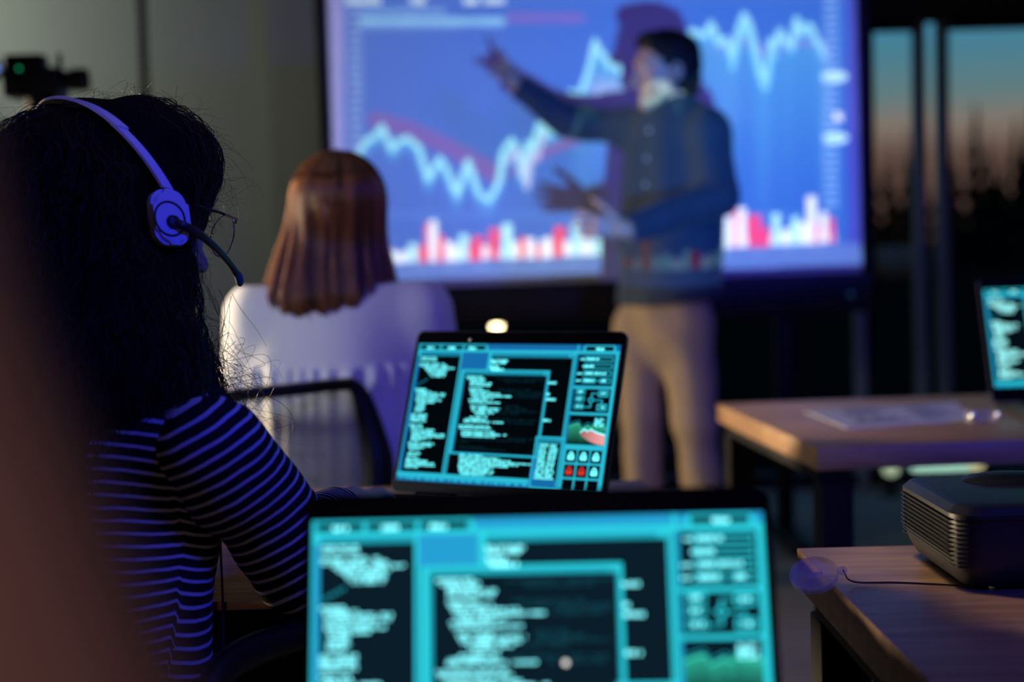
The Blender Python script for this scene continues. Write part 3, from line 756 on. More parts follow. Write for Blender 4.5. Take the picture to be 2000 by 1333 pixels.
    if white_dot:  # small white round dot on the display
        up(); cu, cv = white_dot
        for k in range(12):
            a, b = 2 * math.pi * k / 12, 2 * math.pi * (k + 1) / 12; P_ = lambda t_, q: (cu + q * math.cos(t_), cv + q * ar * math.sin(t_))
            quad((P_(a, 0), P_(a, .0065), P_(b, .0065), P_(b, .0001)), TXT, ((1.3, 1.25, 1.2),) * 4)
    o = np_obj(name, [tuple(v) for v in V], F, display_mat('lit_' + name, pal_strength[0]), parent, False)
    color_attr(o, 'pixel', Cc)
    return o
pal_strength = [1.0]

def laptop(label, loc, rz, W, asp, tilt, b, pal, shell, side=.008, top=.020, deck=.235, strength=1.0, cam_u=.5, seed=3, camdot=None, white_dot=None):
    t = empty('laptop', loc, rz); tag(t, label, 'laptop', 'open laptops showing code')
    H = W * asp; w2 = W / 2 + side
    bm = bmesh.new(); add_prism(bm, round_rect(-w2, w2, -deck, .006, .012, 5), .0025, .0155, None, 'XY'); bm_obj('base', bm, shell, t, angle=30)
    bm = bmesh.new()
    nk = 14; kw = (W - .03) / nk
    for rr_ in range(5):
        for k in range(nk):
            if rr_ == 4 and 3 < k < 9: continue
            add_box(bm, (-(W - .03) / 2 + kw * (k + .5), -.028 - rr_ * .0185, .0162), (kw * .86, .0155, .0020))
    add_box(bm, (-(W - .03) / 2 + kw * 6.5, -.028 - 4 * .0185, .0162), (kw * 4.8, .0155, .0020))
    bm_obj('keyboard', bm, M['key'], t, smooth=False)
    box_obj('touchpad', (0, -deck + .052, .0156), (.115, .072, .001), M['grey'], t, .0004, 1)
    for sx in (-1, 1):
        bm = bmesh.new(); add_tube(bm, [(sx * W * .28 - .03, .006, .0165), (sx * W * .28 + .03, .006, .0165)], .006, 12); bm_obj('hinge', bm, M['black'], t)
    RT = Matrix.Translation((0, .006, .0)) @ Matrix.Rotation(-tilt, 4, 'X')
    z0, z1 = max(.019, b - .035), b + H + top
    bm = bmesh.new(); add_prism(bm, round_rect(-w2, w2, z0, z1, .011, 6), .0, .006, RT); bm_obj('lid', bm, shell, t, angle=30)
    bm = bmesh.new(); add_prism(bm, round_rect(-w2 + .0015, w2 - .0015, z0 + .0015, z1 - .0015, .010, 6), -.0008, .0, RT); bz = bm_obj('bezel', bm, M['bezel'], t, angle=30)
    pal_strength[0] = strength
    d = ui_mesh('display', W, H, pal, t, RT @ Matrix.Translation((0, -.0008, b)), seed, white_dot)
    bm = bmesh.new(); add_lathe(bm, [(.0024, 0), (.0018, .0006), (.0005, .0008)], 14, RT @ Matrix.Translation((cam_u * W, -.0008, b + H + top * .30)) @ Matrix.Rotation(math.radians(90), 4, 'X'))
    bm_obj('webcam', bm, camdot or M['silver'], bz)
    return t
def palette(cy, tx, bl, dk, te, di, rd, gr, db, redchart=True):
    p = [lin(*c) for c in (cy, tx, bl, dk, te, di, rd, gr, db)]
    p[1] = tuple(x * 2.3 for x in p[1])
    if redchart: p.append(lin(255, 170, 170))
    return p
PM = palette((44, 190, 216), (100, 226, 232), (22, 108, 172), (2, 7, 12), (22, 130, 160), (10, 42, 52), (235, 58, 52), (60, 200, 160), (12, 70, 110))
PN = palette((46, 216, 232), (128, 238, 246), (38, 160, 212), (10, 29, 40), (32, 165, 185), (20, 74, 88), (180, 240, 240), (60, 220, 190), (26, 120, 150), False)  # haze over the near display put into its dark tones
PR = palette((40, 200, 220), (150, 240, 240), (28, 140, 190), (5, 14, 22), (30, 150, 180), (14, 50, 60), (235, 58, 52), (60, 200, 160), (16, 90, 130))
laptop('large open laptop nearest the viewer, its lit screen filling the bottom of the view', (.0122, .908, .69), math.radians(-1.45), .31, .5625, math.radians(16), .0365, PN, M['bezel'], .006, .018, .235, 1.0, .03, 3, M['bezel'], (.556, .566))
laptop('open laptop between the two seated women, with red padlocks on its screen', (-.0388, 1.9514, TZ), math.radians(-29.7), .33, .625, math.radians(20.5), .0382, PM, M['alu'], .007, .020, .235, 1.0, -.24)
laptop('open laptop on the far right table beside the printed sheet', (1.225, 3.03, TZ), math.radians(5), .385, .5625, math.radians(15.5), .052, PR, M['alu'], .010, .022, .25, 1.0)

# ================================================================== chairs
def office_chair(name, label, loc, rz, mesh_back=True):
    "seat faces +y; backrest on the -y side"
    t = empty(name, loc, rz); tag(t, label, 'chair', 'black office chairs')
    bm = bmesh.new()
    add_prism(bm, round_rect(-.24, .24, -.22, .26, .08, 6), .40, .455, None, 'XY'); bm_obj('seat', bm, M['chairpad'], t, angle=50)
    bm = bmesh.new(); add_lathe(bm, [(.028, .09), (.028, .30), (.02, .30), (.02, .40)], 18); bm_obj('gas_column', bm, M['steel'], t)
    bm = bmesh.new()
    for k in range(5):
        a = 2 * math.pi * k / 5 + .3; d = Vector((math.cos(a), math.sin(a), 0))
        add_tube(bm, [d * .02 + Vector((0, 0, .115)), d * .17 + Vector((0, 0, .10)), d * .31 + Vector((0, 0, .072))], [.026, .022, .016], 10)
    bm_obj('star_base', bm, M['black'], t)
    for k in range(5):
        a = 2 * math.pi * k / 5 + .3
        bm = bmesh.new(); add_lathe(bm, [(.002, -.022), (.026, -.020), (.028, 0), (.026, .020), (.002, .022)], 18, Matrix.Translation((.31 * math.cos(a), .31 * math.sin(a), .028)) @ Matrix.Rotation(a, 4, 'Z') @ Matrix.Rotation(math.radians(90), 4, 'X'))
        bm_obj('castor', bm, M['black'], t)
    for sx in (-1, 1):
        bm = bmesh.new()
        add_tube(bm, spline([(sx * .22, .02, .41), (sx * .275, .02, .44), (sx * .285, .02, .56), (sx * .285, .03, .615)], 5), .016, 10)
        add_box(bm, (sx * .285, .04, .625), (.055, .25, .028), None, .012, 3); bm_obj('armrest', bm, M['black'], t)
    return t
# ================================================================== soft-blended bodies (distance fields -> one closed mesh)
def A3(p): return np.array(tuple(p), np.float32)
def nrm(v): v = np.asarray(v, float); return v / np.linalg.norm(v)
def cap(a, b, ra, rb=None, k=.02, clip=None): return dict(t='cap', a=A3(a), b=A3(b), ra=ra, rb=ra if rb is None else rb, k=k, clip=clip)
def ell(c, rad, ax=None, k=.02, op='add', clip=None): return dict(t='ell', c=A3(c), r=np.array(rad, np.float32), ax=np.eye(3, dtype=np.float32) if ax is None else np.array(ax, np.float32), k=k, op=op, clip=clip)
def sub(c, r, k=.006): return dict(t='ell', c=A3(c), r=np.array((r, r, r), np.float32), ax=np.eye(3, dtype=np.float32), k=k, op='sub', clip=None)
def oval(a, b, ra, rb, fwd, squash, k=.03, clip=None):
    "tapered tube, flattened along fwd by 1/squash"
    return dict(t='oval', a=A3(a), b=A3(b), ra=ra, rb=rb, f=A3(nrm(fwd)), s=squash, k=k, clip=clip)
def prim_d(p, P):
    P0 = P
    if p['t'] == 'ell':
        q = (P - p['c']) @ p['ax'].T; r = p['r']
        k0 = np.sqrt(((q / r) ** 2).sum(-1)); k1 = np.sqrt(((q / (r * r)) ** 2).sum(-1)) + 1e-9
        d = k0 * (k0 - 1) / k1
        d = np.where(k0 < 1e-3, -r.min(), d)
    else:
        a, b = p['a'], p['b']
        if p['t'] == 'oval':
            f = p['f']; s = p['s'] - 1
            P = P + (((P - a) @ f) * s)[..., None] * f; b = b + ((b - a) @ f) * s * f
        ba = b - a; L2 = float(ba @ ba) + 1e-12; pa = P - a
        h = np.clip((pa @ ba) / L2, 0, 1)
        d = np.sqrt(((pa - h[..., None] * ba) ** 2).sum(-1)) - (p['ra'] + (p['rb'] - p['ra']) * h)
    if p.get('clip') is not None:
        for c, n in (p['clip'] if isinstance(p['clip'], list) else [p['clip']]):
            d = np.maximum(d, (P0 - A3(c)) @ A3(nrm(n)))
    return d
def prim_box(p):
    if p['t'] == 'ell': R = float(p['r'].max()); return p['c'] - R, p['c'] + R
    R = max(p['ra'], p['rb']); return np.minimum(p['a'], p['b']) - R, np.maximum(p['a'], p['b']) + R
def blend(D, d, p):
    k = max(p['k'], 1e-5)
    if p.get('op', 'add') == 'sub':
        h = np.clip(.5 - .5 * (D + d) / k, 0, 1); return D * (1 - h) + (-d) * h + k * h * (1 - h)
    h = np.clip(.5 + .5 * (D - d) / k, 0, 1); return D * (1 - h) + d * h - k * h * (1 - h)
def field(prims, P):
    D = np.full(P.shape[:-1], 1.0, np.float32)
    for p in prims: D = blend(D, prim_d(p, P), p)
    return D
def sdf_mesh(prims, h, planes=(), smooth=2):
    lo = np.min([prim_box(p)[0] for p in prims if p.get('op', 'add') == 'add'], 0) - 4 * h
    hi = np.max([prim_box(p)[1] for p in prims if p.get('op', 'add') == 'add'], 0) + 4 * h
    n = np.ceil((hi - lo) / h).astype(int) + 1
    ax = [lo[i] + h * np.arange(n[i], dtype=np.float32) for i in range(3)]
    D = np.full(n, 1.0, np.float32)
    for p in prims:
        a, b = prim_box(p); mg = p['k'] + 3 * h
        i0 = np.maximum(np.floor((a - mg - lo) / h).astype(int), 0); i1 = np.minimum(np.ceil((b + mg - lo) / h).astype(int) + 1, n)
        if (i1 <= i0).any(): continue
        s = tuple(slice(i0[i], i1[i]) for i in range(3))
        P = np.stack(np.meshgrid(*[ax[i][s[i]] for i in range(3)], indexing='ij'), -1)
        D[s] = blend(D[s], prim_d(p, P), p)
    for c, nn in planes:
        nn = nrm(nn); c = A3(c)
        pl = ((ax[0] - c[0]) * nn[0])[:, None, None] + ((ax[1] - c[1]) * nn[1])[None, :, None] + ((ax[2] - c[2]) * nn[2])[None, None, :]
        D = np.maximum(D, pl.astype(np.float32))
    S = D < 0
    off = [(i, j, k) for i in (0, 1) for j in (0, 1) for k in (0, 1)]
    sl = lambda o: tuple(slice(o[i], n[i] - 1 + o[i]) for i in range(3))
    cnt = np.zeros(n - 1, np.uint8)
    for o in off: cnt += S[sl(o)]
    act = (cnt > 0) & (cnt < 8)
    idx = np.argwhere(act); ids = np.full(n - 1, -1, np.int32); ids[act] = np.arange(len(idx))
    val = np.stack([D[idx[:, 0] + o[0], idx[:, 1] + o[1], idx[:, 2] + o[2]] for o in off], -1)
    acc = np.zeros((len(idx), 3)); c_ = np.zeros(len(idx))
    for a in range(8):
        for b in range(a + 1, 8):
            if sum(abs(x - y) for x, y in zip(off[a], off[b])) != 1: continue
            va, vb = val[:, a], val[:, b]; mk = (va < 0) != (vb < 0)
            t = np.where(mk, va / np.where(mk, va - vb, 1), 0)
            q = np.array(off[a]) + t[:, None] * (np.array(off[b]) - np.array(off[a]))
            acc += q * mk[:, None]; c_ += mk
    V = (idx + acc / c_[:, None]) * h + lo
    Q = []
    for axis in range(3):
        o1, o2 = [(1, 2), (2, 0), (0, 1)][axis]
        s0 = [slice(None)] * 3; s1 = [slice(None)] * 3; s0[axis] = slice(0, -1); s1[axis] = slice(1, None)
        a = S[tuple(s0)]; b = S[tuple(s1)]
        e = np.argwhere(a != b); e = e[(e[:, o1] > 0) & (e[:, o2] > 0) & (e[:, o1] < n[o1] - 1) & (e[:, o2] < n[o2] - 1)]
        flip = ~a[tuple(e.T)]
        def cid(d1, d2):
            q = e.copy(); q[:, o1] -= d1; q[:, o2] -= d2; return ids[tuple(q.T)]
        q = np.stack([cid(1, 1), cid(0, 1), cid(0, 0), cid(1, 0)], -1); q[flip] = q[flip][:, ::-1]; Q.append(q)
    F = np.concatenate(Q)
    F = F[(F >= 0).all(1)]
    for _ in range(smooth): V = laplace(V, F, .5)
    return V, F
def laplace(V, F, w):
    e = np.concatenate([F[:, [0, 1]], F[:, [1, 2]], F[:, [2, 3]], F[:, [3, 0]]]); e = np.concatenate([e, e[:, ::-1]])
    c = np.bincount(e[:, 0], minlength=len(V)).astype(float); c[c == 0] = 1
    s = np.stack([np.bincount(e[:, 0], V[e[:, 1], i], len(V)) for i in range(3)], -1) / c[:, None]
    return V + w * (s - V)
def vnormals(V, F):
    fn = np.cross(V[F[:, 2]] - V[F[:, 0]], V[F[:, 3]] - V[F[:, 1]])
    s = np.zeros_like(V)
    for i in range(4):
        for a in range(3): s[:, a] += np.bincount(F[:, i], fn[:, a], len(V))
    return s / (np.linalg.norm(s, axis=1, keepdims=True) + 1e-12)
def ripples(V, amp, freq, seed, n=7, stretch=(1, 1, 1)):
    r = np.random.default_rng(seed); out = np.zeros(len(V))
    for _ in range(n):
        d = nrm(r.normal(size=3)) * np.array(stretch) * freq * r.uniform(.6, 1.6)
        out += np.sin(V @ d * 2 * math.pi + r.uniform(0, 6.28) + 1.5 * np.sin(V @ (nrm(r.normal(size=3)) * freq * 2.2)))
    return amp * out / math.sqrt(n)
def soft(name, prims, h, mt, parent, planes=(), wr=None, smooth=2):
    V, F = sdf_mesh(prims, h, planes, smooth)
    if wr: V = V + vnormals(V, F) * ripples(V, *wr)[:, None]
    o = np_obj(name, V, F, mt, parent)
    return o, V, F

def head_frame(c, fwd, right=None, roll=0.0):
    f = nrm(fwd); r = nrm(np.cross(f, (0, 0, 1))); u = np.cross(r, f)
    r2 = r * math.cos(roll) + u * math.sin(roll); u2 = u * math.cos(roll) - r * math.sin(roll)
    return np.array(tuple(c)), r2, f, u2
def hp(H, x, y, z): return H[0] + H[1] * x + H[2] * y + H[3] * z
def head_prims(H, s=1.0):
    ax = np.array([H[1], H[2], H[3]]); e = lambda x, y, z, rad, k=.02, op='add': ell(hp(H, x * s, y * s, z * s), [q * s for q in rad], ax, k, op)
    c = lambda a, b, ra, rb, k=.012: cap(hp(H, *[q * s for q in a]), hp(H, *[q * s for q in b]), ra * s, rb * s, k)
    P = [e(0, -.012, .035, (.073, .094, .083)), e(0, .030, .012, (.064, .060, .075), .03), e(0, .036, -.045, (.050, .050, .058), .03),
         c((-.045, .02, -.055), (0, .072, -.088), .018, .018, .025), c((.045, .02, -.055), (0, .072, -.088), .018, .018, .025), e(0, .078, -.092, (.018, .014, .016), .018),
         c((-.036, .078, .030), (.036, .078, .030), .013, .013, .018),
         e(-.042, .062, -.020, (.022, .02, .018), .02), e(.042, .062, -.020, (.022, .02, .018), .02),
         c((0, .090, .018), (0, .112, -.026), .008, .011, .010), e(-.010, .098, -.031, (.008, .010, .007), .008), e(.010, .098, -.031, (.008, .010, .007), .008),
         c((-.018, .082, -.054), (.018, .082, -.054), .006, .006, .006), c((-.016, .081, -.064), (.016, .081, -.064), .007, .007, .006)]
    for sx in (-1, 1):
        P.append(dict(sub(hp(H, sx * .031 * s, .098 * s, .008 * s), .017 * s, .014)))
        P.append(e(sx * .031, .074, .008, (.0125, .0125, .0115), .004))
        P.append(e(sx * .076, -.012, -.006, (.008, .019, .031), .006)); P.append(sub(hp(H, sx * .085 * s, -.008 * s, -.002 * s), .011 * s, .006))
    return P
def hand_prims(wr, d, n, side, curls, spread=1.0, s=1.0, thumb=(.55, .75, .35), tc=.25):
    d = nrm(d); n = nrm(n - np.dot(n, d) * d); sd = nrm(np.cross(d, n)) * side; wr = np.array(tuple(wr), float)
    P = [cap(wr - d * .03 * s, wr + d * .012 * s, .026 * s, .027 * s, .02)]
    offs = (.026, .009, -.009, -.026); lens = (.072, .080, .074, .058)
    for o, L, cu in zip(offs, lens, curls):
        base = wr + d * (.088 - abs(o) * .25) * s + sd * o * s
        P.append(cap(wr + d * .015 * s + sd * o * .6 * s, base, .0135 * s, .0115 * s, .014))
    for i, (o, L, cu) in enumerate(zip(offs, lens, curls)):
        p = wr + d * (.088 - abs(o) * .25) * s + sd * o * s
        dd = nrm(d + sd * o * 5.5 * spread); ang = 0
        for fr, r0, r1, cc in ((.46, .0095, .0085, cu), (.30, .0085, .0078, cu * 1.15), (.24, .0078, .0066, cu * .8)):
            ang += cc; q = p + (dd * math.cos(ang) + n * math.sin(ang)) * L * fr * s
            P.append(cap(p, q, r0 * s, r1 * s, .004)); p = q
    p = wr + d * .022 * s + sd * .024 * s
    td = nrm(d * thumb[0] + sd * thumb[1] + n * thumb[2])
    for L, r0, r1 in ((.042, .0145, .012), (.034, .0115, .0098), (.028, .0098, .0075)):
        q = p + td * L * s; P.append(cap(p, q, r0 * s, r1 * s, .008)); p = q; td = nrm(td + d * tc + n * tc * .5)
    return P

# ------------------------------------------------------------------ strands of hair following a hair mass
def strand_mesh(paths, rad, seg=3):
    "paths N x T x 3 -> tubes"
    Np, T, _ = paths.shape
    tan = np.gradient(paths, axis=1); tan /= np.linalg.norm(tan, axis=2, keepdims=True) + 1e-9
    ref = np.where(np.abs(tan[..., 2:3]) < .9, np.array([0, 0, 1.]), np.array([1., 0, 0]))
    u = np.cross(tan, ref); u /= np.linalg.norm(u, axis=2, keepdims=True) + 1e-9; w = np.cross(tan, u)
    r = (np.asarray(rad)[:, None] * np.linspace(1, .45, T)[None, :])[..., None]
    rings = np.stack([paths + r * (u * math.cos(2 * math.pi * k / seg) + w * math.sin(2 * math.pi * k / seg)) for k in range(seg)], 2)
    V = rings.reshape(-1, 3)
    i, j, k = np.meshgrid(np.arange(Np), np.arange(T - 1), np.arange(seg), indexing='ij')
    a = (i * T + j) * seg + k; b = (i * T + j) * seg + (k + 1) % seg
    F = np.stack([a, b, b + seg, a + seg], -1).reshape(-1, 4)
    return V, F
def grow(prims, seeds, steps, step, flow, lift, rng, keep=1.0):
    "walk the seeds over the surface of the field; flow(P, D-normal, k) gives the wanted direction"
    P = seeds.astype(np.float32).copy(); out = [P.copy()]; e = .004
    for k in range(steps - 1):
        g = np.stack([field(prims, P + np.eye(3, dtype=np.float32)[i] * e) - field(prims, P - np.eye(3, dtype=np.float32)[i] * e) for i in range(3)], -1) / (2 * e)
        g /= np.linalg.norm(g, axis=1, keepdims=True) + 1e-6
        t = flow(P, g, k); t = t - (t * g).sum(1, keepdims=True) * g
        t /= np.linalg.norm(t, axis=1, keepdims=True) + 1e-6
        P = P + t.astype(np.float32) * step
        d = field(prims, P); corr = np.clip(d - lift, -.02, .02)
        P = P - (g * (corr * keep)[:, None]).astype(np.float32)
        out.append(P.copy())
    return np.stack(out, 1)
# ================================================================== the standing presenter
def person(loc, label):
    o = empty('person', loc); tag(o, label, 'person'); return o
def local(prims_or_pts, o): return prims_or_pts
ORG = Vector((0, 0, 0))
fm = nrm((-.73, -.68, 0)); rm = np.array([fm[1], -fm[0], 0.])
man = person((0, 0, 0), 'man in a navy shirt and khaki trousers standing and pointing at the projection screen')
pel = A3(at(1302, 620, 4.72)); chest = A3(at(1316, 330, 4.72)); neckb = A3(at(1322, 228, 4.73)); wst = A3(at(1308, 470, 4.71))
SR, ER, WR = A3(at(1238, 252, 4.84)), A3(at(1112, 238, 4.93)), A3(at(1013, 170, 4.95))
SL, EL, WL = A3(at(1385, 258, 4.60)), A3(at(1402, 385, 4.54)), A3(at(1228, 447, 4.40))
HR, KR, AR = A3(at(1252, 640, 4.76)), A3(at(1252, 812, 4.70)), A3(at(1262, 1085, 4.74))
HL, KL, AL = A3(at(1340, 640, 4.66)), A3(at(1358, 822, 4.62)), A3(at(1386, 1090, 4.68))
AR[2] = AL[2] = .085
Hm = head_frame(at(1301, 141, 4.70), (-.975, -.20, -.10)); HS = 1.04
hand_r = hand_prims(WR + (0, 0, 0), (-.30, .10, .93), (-.85, .40, -.25), 1, (.06, .95, 1.15, 1.2), .9, .92, (.6, .5, .7))
hand_l = hand_prims(WL + np.array((-.015, 0, 0)), (-.98, -.05, .12), (.0, 1, .1), -1, (.22, .22, .28, .34), 1.5, 1.0, (.7, .6, .1), .2)
bodyp = [oval(pel, wst, .150, .145, fm, 1.5), oval(wst, chest, .145, .165, fm, 1.5), cap(SR, SL, .05, .05, .05), cap(neckb - (0, 0, .05), hp(Hm, 0, -.02, -.05), .058, .055, .03),
         cap(SR, ER, .048, .040), cap(ER, WR, .038, .026), cap(SL, EL, .048, .040), cap(EL, WL, .038, .026),
         cap(HR, KR, .078, .052), cap(KR, AR, .050, .036), cap(HL, KL, .078, .052), cap(KL, AL, .050, .036),
         cap(AR - (0, 0, .03), AR + A3((*(fm[:2] * .14), -.055)), .034, .028), cap(AL - (0, 0, .03), AL + A3((*(fm[:2] * .14), -.055)), .034, .028)] + head_prims(Hm, HS) + hand_r + hand_l
ob, V, F = soft('body', bodyp, .0042, M['skin'], man, smooth=1)
# shirt
cuffR = (WR + (WR - ER) * .02, WR - ER); cuffL = (WL + (WL - EL) * .02, WL - EL)
shirtp = [oval(chest - (0, 0, .07), chest + (0, 0, .09), .178, .165, fm, 1.42, .04), oval(wst, chest, .182, .182, fm, 1.36, .05), oval(pel - (0, 0, .12), wst, .200, .184, fm, 1.34, .05),
          cap(SR, SL, .062, .066, .05), cap(SR, ER, .066, .056, .04), cap(ER, WR + (WR - ER) * .2, .056, .044, .03, cuffR), cap(SL, EL, .070, .062, .04), cap(EL, WL + (WL - EL) * .2, .060, .046, .03, cuffL)]
nk = hp(Hm, 0, -.01, -.16 * HS)
hem_c = at(1300, 586, 4.72); cloth = soft('shirt', shirtp, .006, M['shirt'], man, planes=[(hem_c, (.10, .05, -1))], wr=(.0032, 5.5, 4, 7, (1, 1, .7)))
shirt = cloth[0]
# collar
bm = bmesh.new(); ring = []
nc = A3(at(1318, 228, 4.72))
for k in range(25):
    a = math.radians(-162 + 324 * k / 24)       # opening at the front
    d = -fm * math.cos(a) + rm * math.sin(a)
    ring.append((Vector(nc + d * .066 + A3((0, 0, .004 - .02 * math.sin(abs(a) / 2)))), Vector(nc + d * .060 + A3((0, 0, .046 - .034 * max(0, abs(a) - 1.9)))), Vector(nc + d * .080 + A3((0, 0, .008 - .032 * max(0, abs(a) - 1.7)))) ))
prev = None
for p in ring:
    vs = [bm.verts.new(q) for q in p]
    if prev:
        for i in (0, 1): bm.faces.new((prev[i], vs[i], vs[i + 1], prev[i + 1]))
    prev = vs
bmesh.ops.solidify(bm, geom=bm.faces[:], thickness=.003)
bm_obj('collar', bm, M['shirt'], shirt)
# buttons down the front
from mathutils.bvhtree import BVHTree
bvh = BVHTree.FromPolygons([tuple(v) for v in cloth[1]], [tuple(int(i) for i in f) for f in cloth[2]])
for z0_ in (258, 312, 362, 412, 468):
    base = A3(at(1310, z0_, 4.72)); o_ = Vector(base + fm * .6 - rm * .004); hit = bvh.ray_cast(o_, Vector(-fm))
    if hit[0] is None: continue
    bm = bmesh.new(); add_lathe(bm, [(.0075, -.001), (.0075, .002), (.006, .003), (.004, .0022), (.0003, .0022)], 16, Matrix.Translation(hit[0]) @ Vector(fm).to_track_quat('Z', 'Y').to_matrix().to_4x4())
    bm_obj('button', bm, M['button'], shirt)
# trousers and shoes
trp = [oval(pel - (0, 0, .06), pel + (0, 0, .12), .158, .160, fm, 1.35, .04), cap(HR, KR, .096, .068, .03), cap(KR, AR, .067, .062, .03), cap(HL, KL, .096, .070, .03), cap(KL, AL, .068, .062, .03)]
trz = soft('trousers', trp, .006, M['khaki'], man, planes=[((0, 0, .075), (0, 0, -1)), (hem_c + Vector((0, 0, .06)), (0, 0, 1))], wr=(.0045, 6, 9, 7, (1, 1, .8)))
for A_k in (AR, AL):
    toe = A_k + A3((*(fm[:2] * .17), -.048)); heel = A_k - A3((*(fm[:2] * .035), .045))
    soft('shoe', [cap(heel, toe, .040, .040, .02), cap(A_k, A_k + A3((*(fm[:2] * .05), -.03)), .045, .042, .03)], .006, M['shoe'], man, planes=[((0, 0, .002), (0, 0, -1)), ((0, 0, .105), (0, 0, 1))])
# hair
axm = np.array([Hm[1], Hm[2], Hm[3]]); HP = lambda y, z: hp(Hm, 0, y * HS, z * HS); HD = lambda y, z: Hm[2] * y + Hm[3] * z
hairp = [ell(HP(-.018, .044), [.083 * HS, .100 * HS, .090 * HS], axm, .02, 'add', [(HP(.030, .010), HD(.90, -.43)), (HP(-.05, -.055), HD(.2, -.98))]),
         ell(HP(-.047, -.020), [.074 * HS, .062 * HS, .078 * HS], axm, .03, 'add', [(HP(.012, -.010), HD(.95, -.3)), (HP(-.05, -.088), HD(.3, -.95))]),
         ell(HP(.045, .105), [.052 * HS, .040 * HS, .024 * HS], axm, .03)]
for sx in (-1, 1):
    bm = bmesh.new(); add_tube(bm, [Vector(hp(Hm, sx * x * HS, y * HS, z * HS)) for x, y, z in ((.012, .0925, .029), (.024, .0915, .033), (.036, .084, .032), (.046, .073, .026))], [.0025, .0042, .0038, .0015], 8); bm_obj('eyebrow', bm, M['blackhair'], man)
    ec = Vector(hp(Hm, sx * .031 * HS, .0765 * HS, .008 * HS)); bm = bmesh.new(); bmesh.ops.create_uvsphere(bm, u_segments=20, v_segments=12, radius=.0122 * HS, matrix=Matrix.Translation(ec)); eye = bm_obj('eye', bm, M['eyewhite'], man)
    bm = bmesh.new(); add_lathe(bm, [(.0058, .0112), (.0050, .0124), (.0005, .0130)], 18, Matrix.Translation(ec) @ Vector(Hm[2]).to_track_quat('Z', 'Y').to_matrix().to_4x4()); bm_obj('iris', bm, M['black'], eye)
soft('hair', hairp, .005, M['blackhair'], man, wr=(.0028, 26, 3, 7), smooth=1)

# ================================================================== woman with the headset
w1 = person((0, 0, 0), 'woman with long dark curly hair and a striped top, wearing a headset at her desk')
ft = nrm((.42, .91, 0)); rt = np.array([ft[1], -ft[0], 0.])
H1 = head_frame((-.420, 1.519, 1.118), (.707 * .978, .707 * .978, -.19), None, math.radians(11))
C1_ = np.array((-.445, 1.46, .87)); W1 = np.array((-.46, 1.42, .66)); P1 = np.array((-.46, 1.40, .57)); N1 = np.array((-.452, 1.465, .975))
S1R = np.array((-.288, 1.350, .897)); S1L = C1_ - rt * .165 + (0, 0, .05); E1R = np.array((-.226, 1.475, .766)); Wr1R = np.array((-.205, 1.725, .770))
E1L = np.array((-.60, 1.72, .79)); Wr1L = np.array((-.415, 1.855, .775))
hipR, hipL = P1 + rt * .085 - (0, 0, .02), P1 - rt * .085 - (0, 0, .02); knR, knL = hipR + ft * .43, hipL + ft * .43; anR, anL = knR + ft * .05 - (0, 0, .45), knL + ft * .05 - (0, 0, .45)
legs1 = [cap(hipR, knR, .072, .055), cap(knR, anR, .052, .034), cap(hipL, knL, .072, .055), cap(knL, anL, .052, .034), cap(anR, anR + ft * .15 - (0, 0, .05), .032, .026), cap(anL, anL + ft * .15 - (0, 0, .05), .032, .026)]
bp = [oval(P1, W1, .135, .115, ft, 1.4), oval(W1, C1_, .115, .135, ft, 1.45), cap(S1R, S1L, .042, .042, .04), cap(N1 - (0, 0, .04), hp(H1, 0, -.02, -.05), .050, .048, .03),
      cap(S1R, E1R, .040, .034), cap(E1R, Wr1R, .032, .022), cap(S1L, E1L, .040, .034), cap(E1L, Wr1L, .032, .022)] + legs1 + head_prims(H1, .96) + \
     hand_prims(Wr1R, (.10, .98, .04), (.1, .05, -1), 1, (.28, .22, .28, .34), 1.2, .93) + hand_prims(Wr1L, (.80, .60, .0), (0, .05, -1), -1, (.30, .26, .30, .34), 1.2, .93)
soft('body', bp, .0045, M['skin2'], w1, smooth=1)
tp = [oval(P1 + (0, 0, .0), W1, .158, .142, ft, 1.35, .04), oval(W1, C1_, .142, .158, ft, 1.40, .05), oval(C1_, C1_ + (0, 0, .055), .158, .140, ft, 1.6, .04), cap(C1_ + rt * .10 + (0, 0, .05), C1_ - rt * .10 + (0, 0, .05), .055, .055, .05), cap(S1R * .82 + C1_ * .18, C1_ + (0, 0, .05), .052, .055, .04), cap(S1L, C1_ + (0, 0, .05), .050, .055, .04)]
top, V, F = soft('striped_top', tp, .0055, M['stripe'], w1, planes=[(N1 - (0, 0, .015), (0, -.25, 1)), (P1 - (0, 0, .05), (0, 0, -1))], wr=(.0022, 7, 21, 7))
seam = np.interp(V[:, 2], [.5, .66, .78, .95], [-.345, -.338, -.325, -.32])
sx_ = V[:, 0] - seam
st = V[:, 2] + np.where(sx_ > 0, .42 * sx_, np.interp(V[:, 2], [.55, .70, .80], [-.32, -.22, .03]) * np.minimum(sx_ + .06, .06) * 1.0) + .004 * np.sin(V[:, 0] * 18)
point_attr(top, 'stripe', st + 5)
